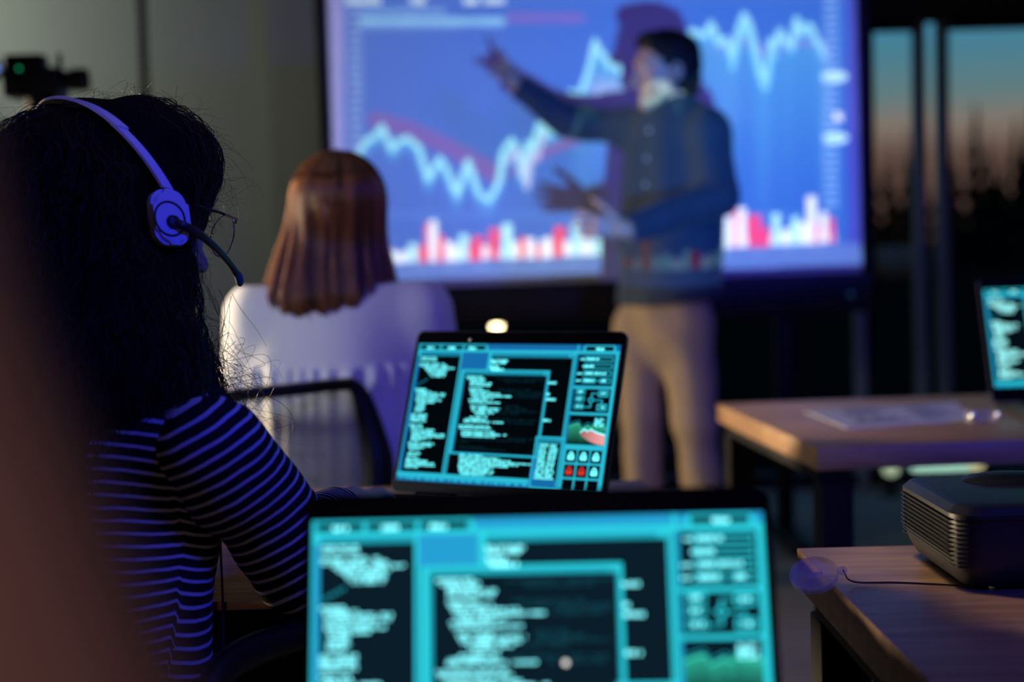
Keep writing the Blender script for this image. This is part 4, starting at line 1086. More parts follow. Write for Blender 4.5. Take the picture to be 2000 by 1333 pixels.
def sleeve(S, E, W, parent, seed, r0, r1, r2):
    cu = (W - (W - E) * .28, W - E)
    pr = [cap(S, E, r0, r1, .03), cap(E, W + (W - E) * .2, r1, r2, .03, cu)]
    o, V, F = soft('sleeve', pr, .005, M['stripe'], parent, wr=(.0030, 9, seed, 7))
    d1 = nrm(E - S); d2 = nrm(W - E); L1 = np.linalg.norm(E - S)
    t1 = (V - S) @ d1; t2 = (V - E) @ d2 + L1
    b = 1 / (1 + np.exp(-((V - E) @ nrm(d1 + d2)) / .035))
    dd1 = nrm(d1 * (1, .25, 1) + (.10, 0, -.12)); t1 = (V - S) @ dd1; L1 = (E - S) @ dd1; t2 = (V - E) @ nrm(d2 + (.5, 0, -.5)) + L1
    point_attr(o, 'stripe', -(t1 * (1 - b) + t2 * b) + 5); return o
sleeve(S1R, E1R, Wr1R, top, 5, .054, .051, .035); sleeve(S1L, E1L, Wr1L, top, 6, .056, .050, .033)
soft('trousers', [oval(P1 - (0, 0, .02), P1 + (0, 0, .06), .150, .150, ft, 1.3, .04), cap(hipR, knR, .086, .066, .03), cap(knR, anR, .064, .052, .03), cap(hipL, knL, .086, .066, .03), cap(knL, anL, .064, .052, .03)], .008, M['trousers'], w1, planes=[((0, 0, .10), (0, 0, -1))])
for a_ in (anR, anL): soft('shoe', [cap(a_ - (0, 0, .045) - ft * .03, a_ + ft * .17 - (0, 0, .052), .036, .034, .02), cap(a_, a_ + ft * .03 - (0, 0, .02), .040, .040, .02)], .006, M['black'], w1, planes=[((0, 0, .002), (0, 0, -1))])
# hair: a soft mass with thousands of curls
h1 = lambda x, y, z: hp(H1, x, y, z)
ax1 = np.array([H1[1], H1[2], H1[3]])
massp = [ell(h1(-.004, -.020, .030), (.094, .116, .098), ax1, .03), ell(h1(.0, .018, .076), (.084, .074, .066), ax1, .03), ell(h1(.010, .055, .076), (.062, .046, .046), ax1, .03),
         cap(h1(-.01, -.075, -.01), (-.455, 1.405, .955), .078, .088, .05), cap((-.455, 1.405, .955), (-.450, 1.375, .86), .085, .060, .05),
         cap(h1(-.075, -.02, -.02), (-.545, 1.47, .93), .060, .075, .05), cap((-.545, 1.47, .93), (-.55, 1.45, .82), .070, .045, .04),
         cap(h1(.060, -.045, -.02), (-.375, 1.40, .965), .050, .062, .04), cap((-.375, 1.40, .965), (-.345, 1.385, .905), .058, .032, .04),
         cap(h1(.066, .020, .03), h1(.070, .030, -.08), .018, .018, .03), cap(h1(.070, .026, -.08), (-.335, 1.47, .955), .018, .024, .03), cap((-.335, 1.47, .955), (-.300, 1.455, .915), .024, .012, .02)]
V, F = sdf_mesh(massp + [sub(np.array(tuple(at(325, 428, 1.447))) + H1[1] * .024, .042, .02)], .006, [], 2)
NV = vnormals(V, F)
hv = V + NV * ripples(V, .004, 14, 33, 8)[:, None]
rr = np.random.default_rng(5)
cr_ = h1(-.01, -.02, .15)
vis = np.where(NV[:, 2] > -.8)[0]
seeds = V[rr.choice(vis, 2600)]
jit = rr.normal(size=(2600, 3)) * .55
def flow1(P, g, k):
    away = P - cr_; away /= np.linalg.norm(away, axis=1, keepdims=True) + 1e-6
    wob = np.sin(k * .55 + jit[:, :1] * 9) * .55
    return away * .5 + np.array([0, 0, -1.0]) + jit * .35 + np.cross(g, away) * wob
paths = grow(massp, seeds, 30, .0066, flow1, .004, rr, .7)
T = paths.shape[1]; ph = rr.uniform(0, 6.28, (2600, 1)); fq = rr.uniform(.65, 1.15, (2600, 1)); am = rr.uniform(.002, .0085, (2600, 1)) * np.linspace(.3, 1, T)[None]
g0 = np.cross(np.gradient(paths, axis=1), np.array([0.3, .5, .8])); g0 /= np.linalg.norm(g0, axis=2, keepdims=True) + 1e-9
tn = np.gradient(paths, axis=1); tn /= np.linalg.norm(tn, axis=2, keepdims=True) + 1e-9; g1 = np.cross(tn, g0)
kk = np.arange(T)[None]
paths = paths + (am * np.cos(kk * fq + ph))[..., None] * g0 + (am * np.sin(kk * fq + ph))[..., None] * g1
# frizz that stands off the outline
nf = 2400; fs = V[rr.choice(vis, nf)]; fi = NV[rr.choice(vis, nf)]
idx_ = rr.choice(vis, nf); fs, fi = V[idx_], NV[idx_]
dirf = fi * .8 + rr.normal(size=(nf, 3)) * .6; dirf /= np.linalg.norm(dirf, axis=1, keepdims=True)
tt = np.linspace(0, 1, T)[None, :, None]; Lf = rr.uniform(.012, .050, (nf, 1, 1))
side = np.cross(dirf, rr.normal(size=(nf, 3))); side /= np.linalg.norm(side, axis=1, keepdims=True)
fr = fs[:, None] + dirf[:, None] * tt * Lf + side[:, None] * (np.sin(tt * rr.uniform(2, 6, (nf, 1, 1))) * Lf * .45) + np.array([0, 0, -1.]) * tt ** 2 * Lf * .5
# loose locks over the shoulder
nl = 170; base = np.array([(-.318, 1.46, .96)]) + rr.normal(size=(nl, 3)) * (.022, .014, .03); endp = base + np.stack([rr.uniform(.0, .055, nl), rr.uniform(-.03, .03, nl), rr.uniform(-.13, -.03, nl)], -1)
lk = base[:, None] * (1 - tt) + endp[:, None] * tt + .010 * np.sin(tt * rr.uniform(5, 12, (nl, 1, 1)) + rr.uniform(0, 6, (nl, 1, 1))) * rr.normal(size=(nl, 1, 3))
allp = np.concatenate([paths, fr, lk]); rad = np.concatenate([rr.uniform(.00035, .0008, 2600), rr.uniform(.00012, .00026, nf), rr.uniform(.0002, .0004, nl)])
tone = np.concatenate([rr.uniform(0, .7, 2600), rr.uniform(.4, 1, nf), rr.uniform(.0, .45, nl)])
cupw = np.array(tuple(at(325, 428, 1.447)))          # hair is pressed flat under the headset
dc = np.linalg.norm(allp - cupw, axis=2).min(1)
keep_ = dc > .046
pl_ = (allp - H1[0]) @ np.array([H1[1], H1[2], H1[3]]).T
onband = (np.abs(pl_[..., 1] + .012 + .068 * np.clip(pl_[..., 2] / .111, 0, 1)) < .018) & (pl_[..., 2] > .03)
keep_ &= ~(onband & (np.linalg.norm(pl_[..., [0, 2]] / np.array((.112, .111)), axis=-1) > .985)).any(1)
allp, rad, tone = allp[keep_], rad[keep_], tone[keep_]
sv, sf = strand_mesh(allp, rad)
hm = np_obj('hair', hv, F, M['curlmass'], w1)
so = np_obj('curls', sv, sf, M['curl'], hm)
so['kind'] = 'stuff'
sr = np.repeat(tone, T * 3); point_attr(so, 'strand', sr)

# headset
cupc = Vector(at(325, 428, 1.447))
hs = empty('headset', cupc); tag(hs, 'white headset with microphone boom on the dark-haired woman', 'headset')
rH, fH, uH = Vector(H1[1]), Vector(H1[2]), Vector(H1[3])
MH = Matrix((( fH.x, uH.x, rH.x, 0), (fH.y, uH.y, rH.y, 0), (fH.z, uH.z, rH.z, 0), (0, 0, 0, 1)))   # local x fwd, y up, z outwards
def HL_(x, y, z): return MH @ Vector((x, y, z))
bm = bmesh.new()
tilt_ = Matrix.Rotation(math.radians(10), 4, 'Z')
vsA = add_prism(bm, round_rect(-.021, .021, -.029, .029, .0165, 8), 0, .011, None, 'XY')
es = [e for e in bm.edges if all(abs(v.co.z - .011) < 1e-6 for v in e.verts)]
bmesh.ops.bevel(bm, geom=es, offset=.004, segments=3, affect='EDGES')
for v in bm.verts: v.co = MH @ (tilt_ @ v.co)
cup = bm_obj('ear_cup', bm, M['white'], hs)
bm = bmesh.new(); add_lathe(bm, [(.0165, .0104), (.0165, .0118), (.0185, .0118), (.0185, .0104)], 40, MH @ Matrix.Translation((-.003, -.003, 0))); bm_obj('dial_ring', bm, M['boom'], cup)
bm = bmesh.new(); add_lathe(bm, [(.027, -.016), (.030, -.010), (.028, .0), (.02, .001)], 32, MH @ Matrix.Diagonal((.8, 1, 1, 1))); bm_obj('ear_cushion', bm, M['matte'], hs)
oc = Vector(H1[0]) + fH * -.012 - cupc      # head centre relative to the cup
co = cupc - (Vector(H1[0]) + fH * -.012)
sr_, su_, sf_ = co.dot(rH), co.dot(uH), co.dot(fH)
def band(w, th, a0, a1, n, name, off, mt):
    bm = bmesh.new(); rings = []
    for k in range(n + 1):
        ph_ = a0 + (a1 - a0) * k / n
        A_, B_ = sr_ + .004 + off, .112 + off
        c_ = Vector(uH) * (B_ * math.cos(ph_) + (su_ + .022) * min(1, abs(ph_) / 1.57) ** 2 * 1.0) + Vector(rH) * (A_ * math.sin(ph_)) + fH * (sf_ * min(1, abs(ph_) / 1.5) - .068 * math.cos(ph_))
        nn = (Vector(uH) * math.cos(ph_) / B_ + Vector(rH) * math.sin(ph_) / A_).normalized()
        wv = fH
        ww = w * (1 - .12 * math.cos(ph_))
        rings.append([bm.verts.new(oc + c_ + wv * a * ww / 2 + nn * b * th) for a, b in ((-1, 0), (-.9, 1), (.9, 1), (1, 0))])
    for a, b in zip(rings, rings[1:]):
        for k in range(4): bm.faces.new((a[k], a[(k + 1) % 4], b[(k + 1) % 4], b[k]))
    bm.faces.new(rings[0]); bm.faces.new(rings[-1][::-1])
    return bm_obj(name, bm, mt, hs, angle=50)
band(.0170, .0035, -.92, .92, 44, 'headband', .004, M['white'])
band(.0135, .0030, .86, 1.50, 16, 'slider_arm', .0025, M['white'])
band(.0135, .0030, -1.50, -.86, 16, 'slider_arm', .0025, M['white'])
Lc = Vector(H1[0]) - rH * .088 + fH * .0 + uH * su_ - cupc
bm = bmesh.new(); add_lathe(bm, [(.001, 0), (.024, 0), (.026, .006), (.020, .010), (.001, .010)], 28, Matrix.Translation(Lc) @ MH @ Matrix.Rotation(math.pi, 4, 'X')); bm_obj('ear_cup', bm, M['white'], hs)
bmp = [Vector(at(x, y, Y)) - cupc for x, y, Y in ((338, 434, 1.438), (362, 443, 1.440), (392, 460, 1.462), (425, 488, 1.500), (448, 514, 1.535), (462, 535, 1.558))]
pts = spline(bmp, 5); nP = len(pts)
bm = bmesh.new(); add_tube(bm, pts, [.0050 - .0018 * k / nP + .0014 * max(0, k / nP - .8) * 5 for k in range(nP)], 12, True, .75); bm_obj('microphone_boom', bm, M['boom'], hs)
bm = bmesh.new(); add_lathe(bm, [(.006, -.004), (.0075, 0), (.006, .004), (.001, .005)], 18, Matrix.Translation(bmp[0]) @ MH); bm_obj('boom_pivot', bm, M['boom'], hs)
mp_ = [Vector(at(x, y, Y)) - cupc for x, y, Y in ((460, 531, 1.556), (466, 541, 1.562), (469, 551, 1.566), (470, 557, 1.568))]
bm = bmesh.new(); add_tube(bm, mp_, [.0046, .0060, .0058, .0035], 12, True, .7); bm_obj('microphone', bm, M['foam'], hs)
cb = [Vector(at(x, y, Y)) - cupc for x, y, Y in ((330, 478, 1.448), (350, 600, 1.50), (392, 800, 1.50), (424, 980, 1.49), (432, 1100, 1.455), (436, 1250, 1.445), (424, 1370, 1.44), (420, 1480, 1.44))]
bm = bmesh.new(); add_tube(bm, spline(cb, 7), .0013, 7); bm_obj('cable', bm, M['matte'], hs)

# spectacles
gl = empty('eyeglasses', Vector(h1(0, .11, .008))); tag(gl, 'thin round metal eyeglasses on the dark-haired woman', 'glasses')
G0 = Vector(h1(0, .11, .008))
MG = Matrix(((rH.x, uH.x, fH.x, 0), (rH.y, uH.y, fH.y, 0), (rH.z, uH.z, fH.z, 0), (0, 0, 0, 1)))
for sx in (-1, 1):
    cc = Vector((sx * .036, -.006, .004))
    loop = [MG @ (cc + Vector((.0255 * math.cos(a), .0235 * math.sin(a), -.004 * (math.cos(a) * sx > 0) * abs(math.cos(a))))) for a in [2 * math.pi * k / 36 for k in range(37)]]
    bm = bmesh.new(); add_tube(bm, loop, .0009, 8, False); rim = bm_obj('rim', bm, M['silver'], gl)
    bm = bmesh.new(); vs = [bm.verts.new(p) for p in loop[:-1]]; f_ = bm.faces.new(vs); bmesh.ops.solidify(bm, geom=[f_], thickness=.0012); bm_obj('lens', bm, M['lens'], rim, smooth=False)
    hinge = MG @ Vector((sx * .063, .006, .002)); mid_ = MG @ Vector((sx * .070, .007, -.03)); ear = MG @ Vector((sx * .080, .004, -.10)); tip = MG @ Vector((sx * .078, -.02, -.128))
    bm = bmesh.new(); add_tube(bm, [MG @ (cc + Vector((sx * .0245, .008, -.002))), hinge, mid_.lerp(hinge, .4)], .0017, 8); bm_obj('hinge', bm, M['silver'], gl)
    bm = bmesh.new(); add_tube(bm, spline([mid_.lerp(hinge, .45), mid_, ear, tip], 6), .0016, 8); bm_obj('temple', bm, M['boom'], gl)
bm = bmesh.new(); add_tube(bm, spline([MG @ Vector((-.012, .002, .006)), MG @ Vector((0, .005, .009)), MG @ Vector((.012, .002, .006))], 5), .0010, 8); bm_obj('bridge', bm, M['silver'], gl)

# her chair: its curved arm shows beside her
c1 = office_chair('office_chair', 'black chair under the woman with the headset, its curved arm beside her', (P1[0] - ft[0] * .02, P1[1] - ft[1] * .02, 0), math.radians(-25))
arm = [o for o in c1.children if o.name.startswith('armrest')]
for o in arm: bpy.data.objects.remove(o)
Mi = Matrix.Translation(Vector((P1[0] - ft[0] * .02, P1[1] - ft[1] * .02, 0))) @ Matrix.Rotation(math.radians(-25), 4, 'Z'); Mi.invert()
pts = [Mi @ Vector(at(x, y, Y)) for x, y, Y in ((612, 1232, 1.46), (560, 1248, 1.43), (490, 1272, 1.38), (432, 1312, 1.33), (405, 1375, 1.30), (410, 1470, 1.30))]
pts.append(Vector((pts[-1].x - .05, pts[-1].y + .02, .43)))
bm = bmesh.new(); sp_ = spline(pts, 6); add_tube(bm, sp_, .0165, 14, True, .8); bm_obj('armrest', bm, M['black'], c1)
# ================================================================== woman with the auburn bob, seen from behind
w2 = person((0, 0, 0), 'woman with straight auburn bob and white blouse, seated with her back turned')
f2 = nrm((.06, 1, 0)); r2 = np.array([f2[1], -f2[0], 0.])
H2 = head_frame(at(660, 432, 2.84), (.06, 1, -.08))
c2 = A3(at(660, 690, 2.86)); S2R, S2L = A3(at(822, 612, 2.86)), A3(at(500, 618, 2.86)); N2 = A3(at(660, 570, 2.85))
P2 = np.array((c2[0] - .01, 2.82, .56)); W2 = np.array((c2[0], 2.84, .68))
E2R, E2L = S2R + (.045, .02, -.26), S2L + (-.03, .02, -.26); Wr2R, Wr2L = E2R + (-.10, .20, -.07), E2L + (.12, .19, -.07)
hp2R, hp2L = P2 + r2 * .09 - (0, 0, .02), P2 - r2 * .09 - (0, 0, .02); k2R, k2L = hp2R + f2 * .43, hp2L + f2 * .43; a2R, a2L = k2R - (0, 0, .45), k2L - (0, 0, .45)
bp = [oval(P2, W2, .14, .12, f2, 1.4), oval(W2, c2, .12, .14, f2, 1.45), cap(S2R, S2L, .045, .045, .04), cap(N2 - (0, 0, .06), hp(H2, 0, -.02, -.05), .050, .048, .03),
      cap(S2R, E2R, .042, .036), cap(E2R, Wr2R, .034, .023), cap(S2L, E2L, .042, .036), cap(E2L, Wr2L, .034, .023),
      cap(hp2R, k2R, .072, .056), cap(k2R, a2R, .052, .034), cap(hp2L, k2L, .072, .056), cap(k2L, a2L, .052, .034), cap(a2R, a2R + f2 * .15 - (0, 0, .05), .032, .026), cap(a2L, a2L + f2 * .15 - (0, 0, .05), .032, .026)] + head_prims(H2, .96) + \
     hand_prims(Wr2R, (-.35, .9, -.1), (-.2, -.1, -1), 1, (.3, .3, .35, .4), 1.2, .93) + hand_prims(Wr2L, (.35, .9, -.1), (.2, -.1, -1), -1, (.3, .3, .35, .4), 1.2, .93)
soft('body', bp, .005, M['skin'], w2, smooth=1)
blp = [oval(P2 - (0, 0, .02), W2, .165, .160, f2, 1.3, .05), oval(W2, c2, .165, .178, f2, 1.35, .06), oval(c2, c2 + (0, 0, .07), .178, .165, f2, 1.55, .05), cap(S2R - r2 * .03, S2L + r2 * .03, .062, .062, .05), cap(N2 - (0, 0, .03), N2 + (0, 0, .03), .062, .060, .04),
       cap(S2R, E2R, .064, .062, .04), cap(E2R, Wr2R + (Wr2R - E2R) * .2, .060, .042, .03, (Wr2R, Wr2R - E2R)), cap(S2L, E2L, .064, .062, .04), cap(E2L, Wr2L + (Wr2L - E2L) * .2, .060, .042, .03, (Wr2L, Wr2L - E2L))]
V, F = sdf_mesh(blp, .006, [(N2 + (0, 0, .015), (0, 0, 1)), (P2 - (0, 0, .10), (0, 0, -1))], 2)
NV2 = vnormals(V, F)
yz = at(600, 715, 2.75).z                                   # yoke seam: gathers hang below it
below = np.clip((yz - V[:, 2]) / .015, 0, 1) * np.exp(-np.clip(yz - V[:, 2], 0, 1) / .10)
pleat = np.sin((V[:, 0] - c2[0]) * 190 + 2 * np.sin((V[:, 0]) * 31)) * below * .0075 * (np.abs(V[:, 0] - c2[0]) < .16) * (NV2[:, 1] < 0)
V = V + NV2 * (ripples(V, .0045, 4.5, 51, 8, (1.2, 1, .7)) + pleat + .004 * (V[:, 2] < yz))[:, None]
np_obj('blouse', V, F, M['blouse'], w2)
soft('trousers', [oval(P2 - (0, 0, .02), P2 + (0, 0, .05), .152, .152, f2, 1.3, .04), cap(hp2R, k2R, .086, .068, .03), cap(k2R, a2R, .066, .056, .03), cap(hp2L, k2L, .086, .068, .03), cap(k2L, a2L, .066, .056, .03)], .009, M['trousers'], w2, planes=[((0, 0, .09), (0, 0, -1))])
for a_ in (a2R, a2L): soft('shoe', [cap(a_ - (0, 0, .045) - f2 * .03, a_ + f2 * .17 - (0, 0, .052), .036, .034, .02), cap(a_, a_ + f2 * .03 - (0, 0, .02), .040, .040, .02)], .007, M['black'], w2, planes=[((0, 0, .002), (0, 0, -1))])
# hair
ct = A3(at(664, 392, 2.84)); mid = A3(at(656, 395, 2.845)); low = A3(at(643, 590, 2.85)); low2 = A3(at(643, 680, 2.85))
def bob_prims(cut):
    cl = [(A3(at(643, 607, 2.85)), (0.02, .12, -1))] if cut else None
    return [ell(ct + (0, 0, .008), (.086, .100, .088), np.eye(3), .03), oval(mid, low, .080, .138, f2, 1.22, .05, cl)] if cut else \
           [ell(ct + (0, 0, .008), (.086, .100, .088), np.eye(3), .03), oval(mid, low + (low2 - low), .080, .166, f2, 1.22, .05)]
bp_full = bob_prims(False)
V, F = sdf_mesh(bob_prims(True), .006, [], 3)
NVb = vnormals(V, F)
th = np.arctan2(V[:, 0] - mid[0], -(V[:, 1] - mid[1]))
V2 = V + NVb * (-.006 + .0035 * np.sin(th * 19 + 1.3 * np.sin(th * 7)) * np.clip((mid[2] + .03 - V[:, 2]) / .08, 0, 1))[:, None]
hb = np_obj('hair', V2, F, M['bobmass'], w2)
rr = np.random.default_rng(9)
Vf, Ff = sdf_mesh(bp_full, .008, [], 1); Nf = vnormals(Vf, Ff)
crown = ct + (0.01, -.02, .10)
nb = 2600
cand = np.where((Vf[:, 2] > ct[2] + .062))[0]
seeds = Vf[rr.choice(cand, nb)]
tilt2 = rr.normal(size=(nb, 3)) * .035
def flow2(P, g, k):
    aw = P - crown; aw[:, 2] *= .3; aw /= np.linalg.norm(aw, axis=1, keepdims=True) + 1e-6
    return aw * np.clip((P[:, 2:3] - mid[2]) * 8, 0, 1) + np.array([0, 0, -1.]) + tilt2
paths = grow(bp_full, seeds, 44, .0105, flow2, .0, rr, .8)
ths = np.arctan2(paths[:, 20, 0] - mid[0], -(paths[:, 20, 1] - mid[1]))
clump = np.sin(ths * 19 + 1.3 * np.sin(ths * 7)); clump2 = np.sin(ths * 43 + 2)
hemz = low[2] - .018 + rr.normal(size=nb) * .0055 - .004 * clump + .05 * (np.abs(ths) / 3.14) ** 2
for k in range(1, paths.shape[1]):
    m_ = paths[:, k, 2] < hemz; paths[m_, k] = paths[m_, k - 1] + (0, 0, -1e-5)
cen_ = np.stack([np.full(paths.shape[:2], mid[0]), np.full(paths.shape[:2], mid[1]), paths[..., 2]], -1)
rad_d = paths - cen_; rad_d /= np.linalg.norm(rad_d, axis=2, keepdims=True) + 1e-6
fall = np.clip((mid[2] + .05 - paths[..., 2]) / .12, 0, 1)
paths = paths + rad_d * ((.0035 * clump + .0012 * clump2 + rr.normal(size=nb) * .0016)[:, None] * fall)[..., None] - rad_d * (np.clip((low[2] + .03 - paths[..., 2]) / .05, 0, 1) ** 2 * .014)[..., None]
sv, sf = strand_mesh(paths, rr.uniform(.0009, .0019, nb))
sob = np_obj('strands', sv, sf, M['bob'], hb); sob['kind'] = 'stuff'
point_attr(sob, 'strand', np.repeat(np.clip(.45 + .25 * clump + .15 * clump2 + rr.normal(size=nb) * .18, 0, 1), paths.shape[1] * 3))

# her chair: curved black top bar, side post and see-through back
oc2 = office_chair('office_chair', 'black mesh backed chair behind the woman in the white blouse', (-.42, 2.86, 0), math.radians(8))
Mi = (Matrix.Translation(Vector((-.42, 2.86, 0))) @ Matrix.Rotation(math.radians(8), 4, 'Z')).inverted()
barp = [Mi @ Vector(at(x, y, Y)) for x, y, Y in ((300, 800, 2.72), (330, 790, 2.64), (400, 784, 2.575), (480, 771, 2.56), (560, 763, 2.59), (640, 754, 2.64), (688, 750, 2.69))]
postR = [Mi @ Vector(at(x, y, Y)) for x, y, Y in ((688, 752, 2.69), (706, 775, 2.70), (728, 845, 2.705), (742, 920, 2.70), (730, 1010, 2.69), (690, 1090, 2.68))]
bar = spline(barp, 6); pr = spline(postR, 6)
bm = bmesh.new(); add_tube(bm, bar, [.0125] * len(bar), 14, True, 1.0); add_tube(bm, pr, [.0125 + .017 * min(1, k / 16) for k in range(len(pr))], 14, True, .6)
postL = [Vector((barp[0].x, barp[0].y, barp[0].z)), Vector((barp[0].x - .01, barp[0].y, .72)), Vector((barp[0].x + .02, barp[0].y + .02, .52))]
plL = spline(postL, 8); add_tube(bm, plL, .018, 12)
add_tube(bm, spline([pr[-1], Vector((.1, -.16, .47)), Vector((0, -.17, .43))], 5), .022, 10); add_tube(bm, spline([plL[-1], Vector((-.1, -.17, .46)), Vector((0, -.17, .43))], 5), .020, 10)
bm_obj('back_frame', bm, M['black'], oc2)
bm = bmesh.new(); nu, nv = 24, 16; grid = []
for i in range(nu + 1):
    top_ = bar[int(round(i / nu * (len(bar) - 1)))]; col_ = []
    for j in range(nv + 1):
        t_ = j / nv; R_ = pr[int(round(t_ * (len(pr) - 1)))]; L_ = plL[int(round(t_ * (len(plL) - 1)))]
        e_ = i / nu; b_ = L_.lerp(R_, e_); bow = (top_ - bar[0].lerp(bar[-1], e_))
        col_.append(bm.verts.new(b_ + bow * (1 - .35 * t_)))
    grid.append(col_)
for i in range(nu):
    for j in range(nv): bm.faces.new((grid[i][j], grid[i + 1][j], grid[i + 1][j + 1], grid[i][j + 1]))
bmesh.ops.solidify(bm, geom=bm.faces[:], thickness=.002)
bm_obj('mesh_back', bm, M['chairmesh'], oc2)

# ================================================================== person right beside the viewer, at the left edge
w3 = person((0, 0, 0), 'blurred person in a dark brown top at the left edge, nearest the viewer')
S3 = np.array((-.172, .285, 1.105)); E3 = np.array((-.076, .31, .84)); Wr3 = np.array((.03, .50, .745)); c3 = np.array((-.36, .25, .98)); P3 = np.array((-.38, .12, .56)); f3 = nrm((.25, 1, 0)); r3 = np.array([f3[1], -f3[0], 0.])
S3L = S3 - r3 * .38; E3L = S3L + (-.04, .12, -.25); W3L = E3L + (.08, .22, -.06)
H3 = head_frame((-.365, .275, 1.335), (.2, 1, -.1))
h3R, h3L = P3 + r3 * .09, P3 - r3 * .09; k3R, k3L = h3R + f3 * .42 - (0, 0, .02), h3L + f3 * .42 - (0, 0, .02); a3R, a3L = k3R - (0, 0, .44), k3L - (0, 0, .44)
bp = [oval(P3, c3, .14, .15, f3, 1.45), cap(S3, S3L, .05, .05, .04), cap(c3 + (0, 0, .1), hp(H3, 0, -.02, -.05), .055, .052, .03), cap(S3, E3, .044, .040), cap(E3, Wr3, .036, .026), cap(S3L, E3L, .044, .040), cap(E3L, W3L, .036, .026),
      cap(h3R, k3R, .075, .056), cap(k3R, a3R, .052, .036), cap(h3L, k3L, .075, .056), cap(k3L, a3L, .052, .036), cap(a3R, a3R + f3 * .15 - (0, 0, .05), .032, .026), cap(a3L, a3L + f3 * .15 - (0, 0, .05), .032, .026)] + head_prims(H3) + \
     hand_prims(Wr3, (.4, .9, -.1), (0, 0, -1), 1, (.3, .3, .35, .4)) + hand_prims(W3L, (.4, .9, -.1), (0, 0, -1), -1, (.3, .3, .35, .4))
soft('body', bp, .006, M['skin2'], w3, smooth=1)
soft('brown_top', [oval(P3, c3, .165, .175, f3, 1.4, .05), cap(S3, S3L, .060, .060, .05), cap(S3, E3, .056, .050, .03), cap(E3, Wr3 + (Wr3 - E3) * .2, .050, .036, .03, (Wr3 - (Wr3 - E3) * .05, Wr3 - E3)), cap(S3L, E3L, .056, .050, .03), cap(E3L, W3L + (W3L - E3L) * .2, .050, .036, .03, (W3L - (W3L - E3L) * .05, W3L - E3L))], .008, M['brown'], w3, planes=[(P3 - (0, 0, .06), (0, 0, -1))], wr=(.003, 6, 61, 7))
soft('trousers', [oval(P3 - (0, 0, .02), P3 + (0, 0, .05), .150, .150, f3, 1.3, .04), cap(h3R, k3R, .088, .068, .03), cap(k3R, a3R, .066, .056, .03), cap(h3L, k3L, .088, .068, .03), cap(k3L, a3L, .066, .056, .03)], .010, M['trousers'], w3, planes=[((0, 0, .09), (0, 0, -1))])
soft('hair', [ell(hp(H3, 0, -.02, .05), (.088, .105, .092), np.array([H3[1], H3[2], H3[3]]), .02, 'add', [(hp(H3, 0, .03, .01), H3[2] * .9 - H3[3] * .43)]), cap(hp(H3, 0, -.06, -.02), hp(H3, 0, -.07, -.12), .07, .06, .04)], .007, M['curlmass'], w3)
for a_ in (a3R, a3L): soft('shoe', [cap(a_ - (0, 0, .045) - f3 * .03, a_ + f3 * .17 - (0, 0, .052), .036, .034, .02), cap(a_, a_ + f3 * .03 - (0, 0, .02), .040, .040, .02)], .008, M['black'], w3, planes=[((0, 0, .002), (0, 0, -1))])
office_chair('office_chair', 'black chair under the person in the dark brown top', (P3[0], P3[1] - .02, 0), math.radians(-14))

# ================================================================== video camera on a tripod, far left
VY = 3.9
vc = Vector(at(78, 168, VY))
vk = empty('video_camera', vc); tag(vk, 'black video camera with a small green light on a tripod by the left wall', 'camera')
def vb(x0, x1, y0, y1): a = at(x0, y0, VY) - vc; b = at(x1, y1, VY) - vc; return a.x, b.x, b.z, a.z
def vbox(name, x0, x1, y0, y1, d, mt, bev=.008, yo=0, par=vk):
    a, b, c, d_ = vb(x0, x1, y0, y1); return box_obj(name, ((a + b) / 2, yo, (c + d_) / 2), (b - a, d, d_ - c), mt, par, bev)
vbox('body', 12, 128, 136, 192, .10, M['black'], .012)
vbox('viewfinder', 10, 92, 108, 140, .055, M['black'], .012)
a, b, c, d_ = vb(126, 172, 134, 178)
bm = bmesh.new(); R_ = (d_ - c) / 2
add_lathe(bm, [(R_ * .8, 0), (R_ * .82, .01), (R_, .02), (R_, b - a - .004), (R_ * .94, b - a), (R_ * .84, b - a), (R_ * .7, b - a - .01), (.001, b - a - .012)], 28, Matrix.Translation((a, 0, (c + d_) / 2)) @ Matrix.Rotation(math.radians(90), 4, 'Y')); bm_obj('lens', bm, M['black'], vk)
a, b, c, d_ = vb(110, 122, 104, 140); bm = bmesh.new(); add_lathe(bm, [(.003, c), ((b - a) / 2, c + .002), ((b - a) / 2, d_ - .004), (.003, d_)], 18, Matrix.Translation(((a + b) / 2, 0, 0))); bm_obj('microphone', bm, M['matte'], vk)
Ms = Matrix.Translation(Vector(at(9, 147, VY)) - vc + Vector((0, -.075, 0))) @ Matrix.Rotation(math.radians(-28), 4, 'Y') @ Matrix.Rotation(math.radians(-25), 4, 'Z')
fs_ = box_obj('flip_screen', (0, 0, 0), (.062, .008, .045), M['black'], vk, .002, 2, Ms)
bm = bmesh.new(); add_box(bm, (.004, -.0045, .002), (.040, .001, .020), Ms); bm_obj('lit_panel', bm, emit_mat('small_blue_screen', (.16, .26, .72), 1.3), fs_, smooth=False)
bm = bmesh.new(); add_lathe(bm, [(.0042, 0), (.0042, .002), (.001, .003)], 14, Matrix.Translation(Vector(at(50, 139, VY)) - vc + Vector((0, -.052, 0))) @ Matrix.Rotation(math.radians(90), 4, 'X')); bm_obj('green_light', bm, emit_mat('green_led', (.02, .8, .28), .7), vk)
tr = empty('tripod', (vc.x, VY, 0)); tag(tr, 'black tripod under the video camera by the left wall', 'tripod')
zt_ = vc.z + vb(0, 10, 136, 193)[2]
bm = bmesh.new(); add_lathe(bm, [(.035, zt_ - .06), (.04, zt_ - .05), (.04, zt_ - .006), (.03, zt_)], 20); add_lathe(bm, [(.016, .55), (.016, zt_ - .06)], 14); bm_obj('head', bm, M['steel'], tr)
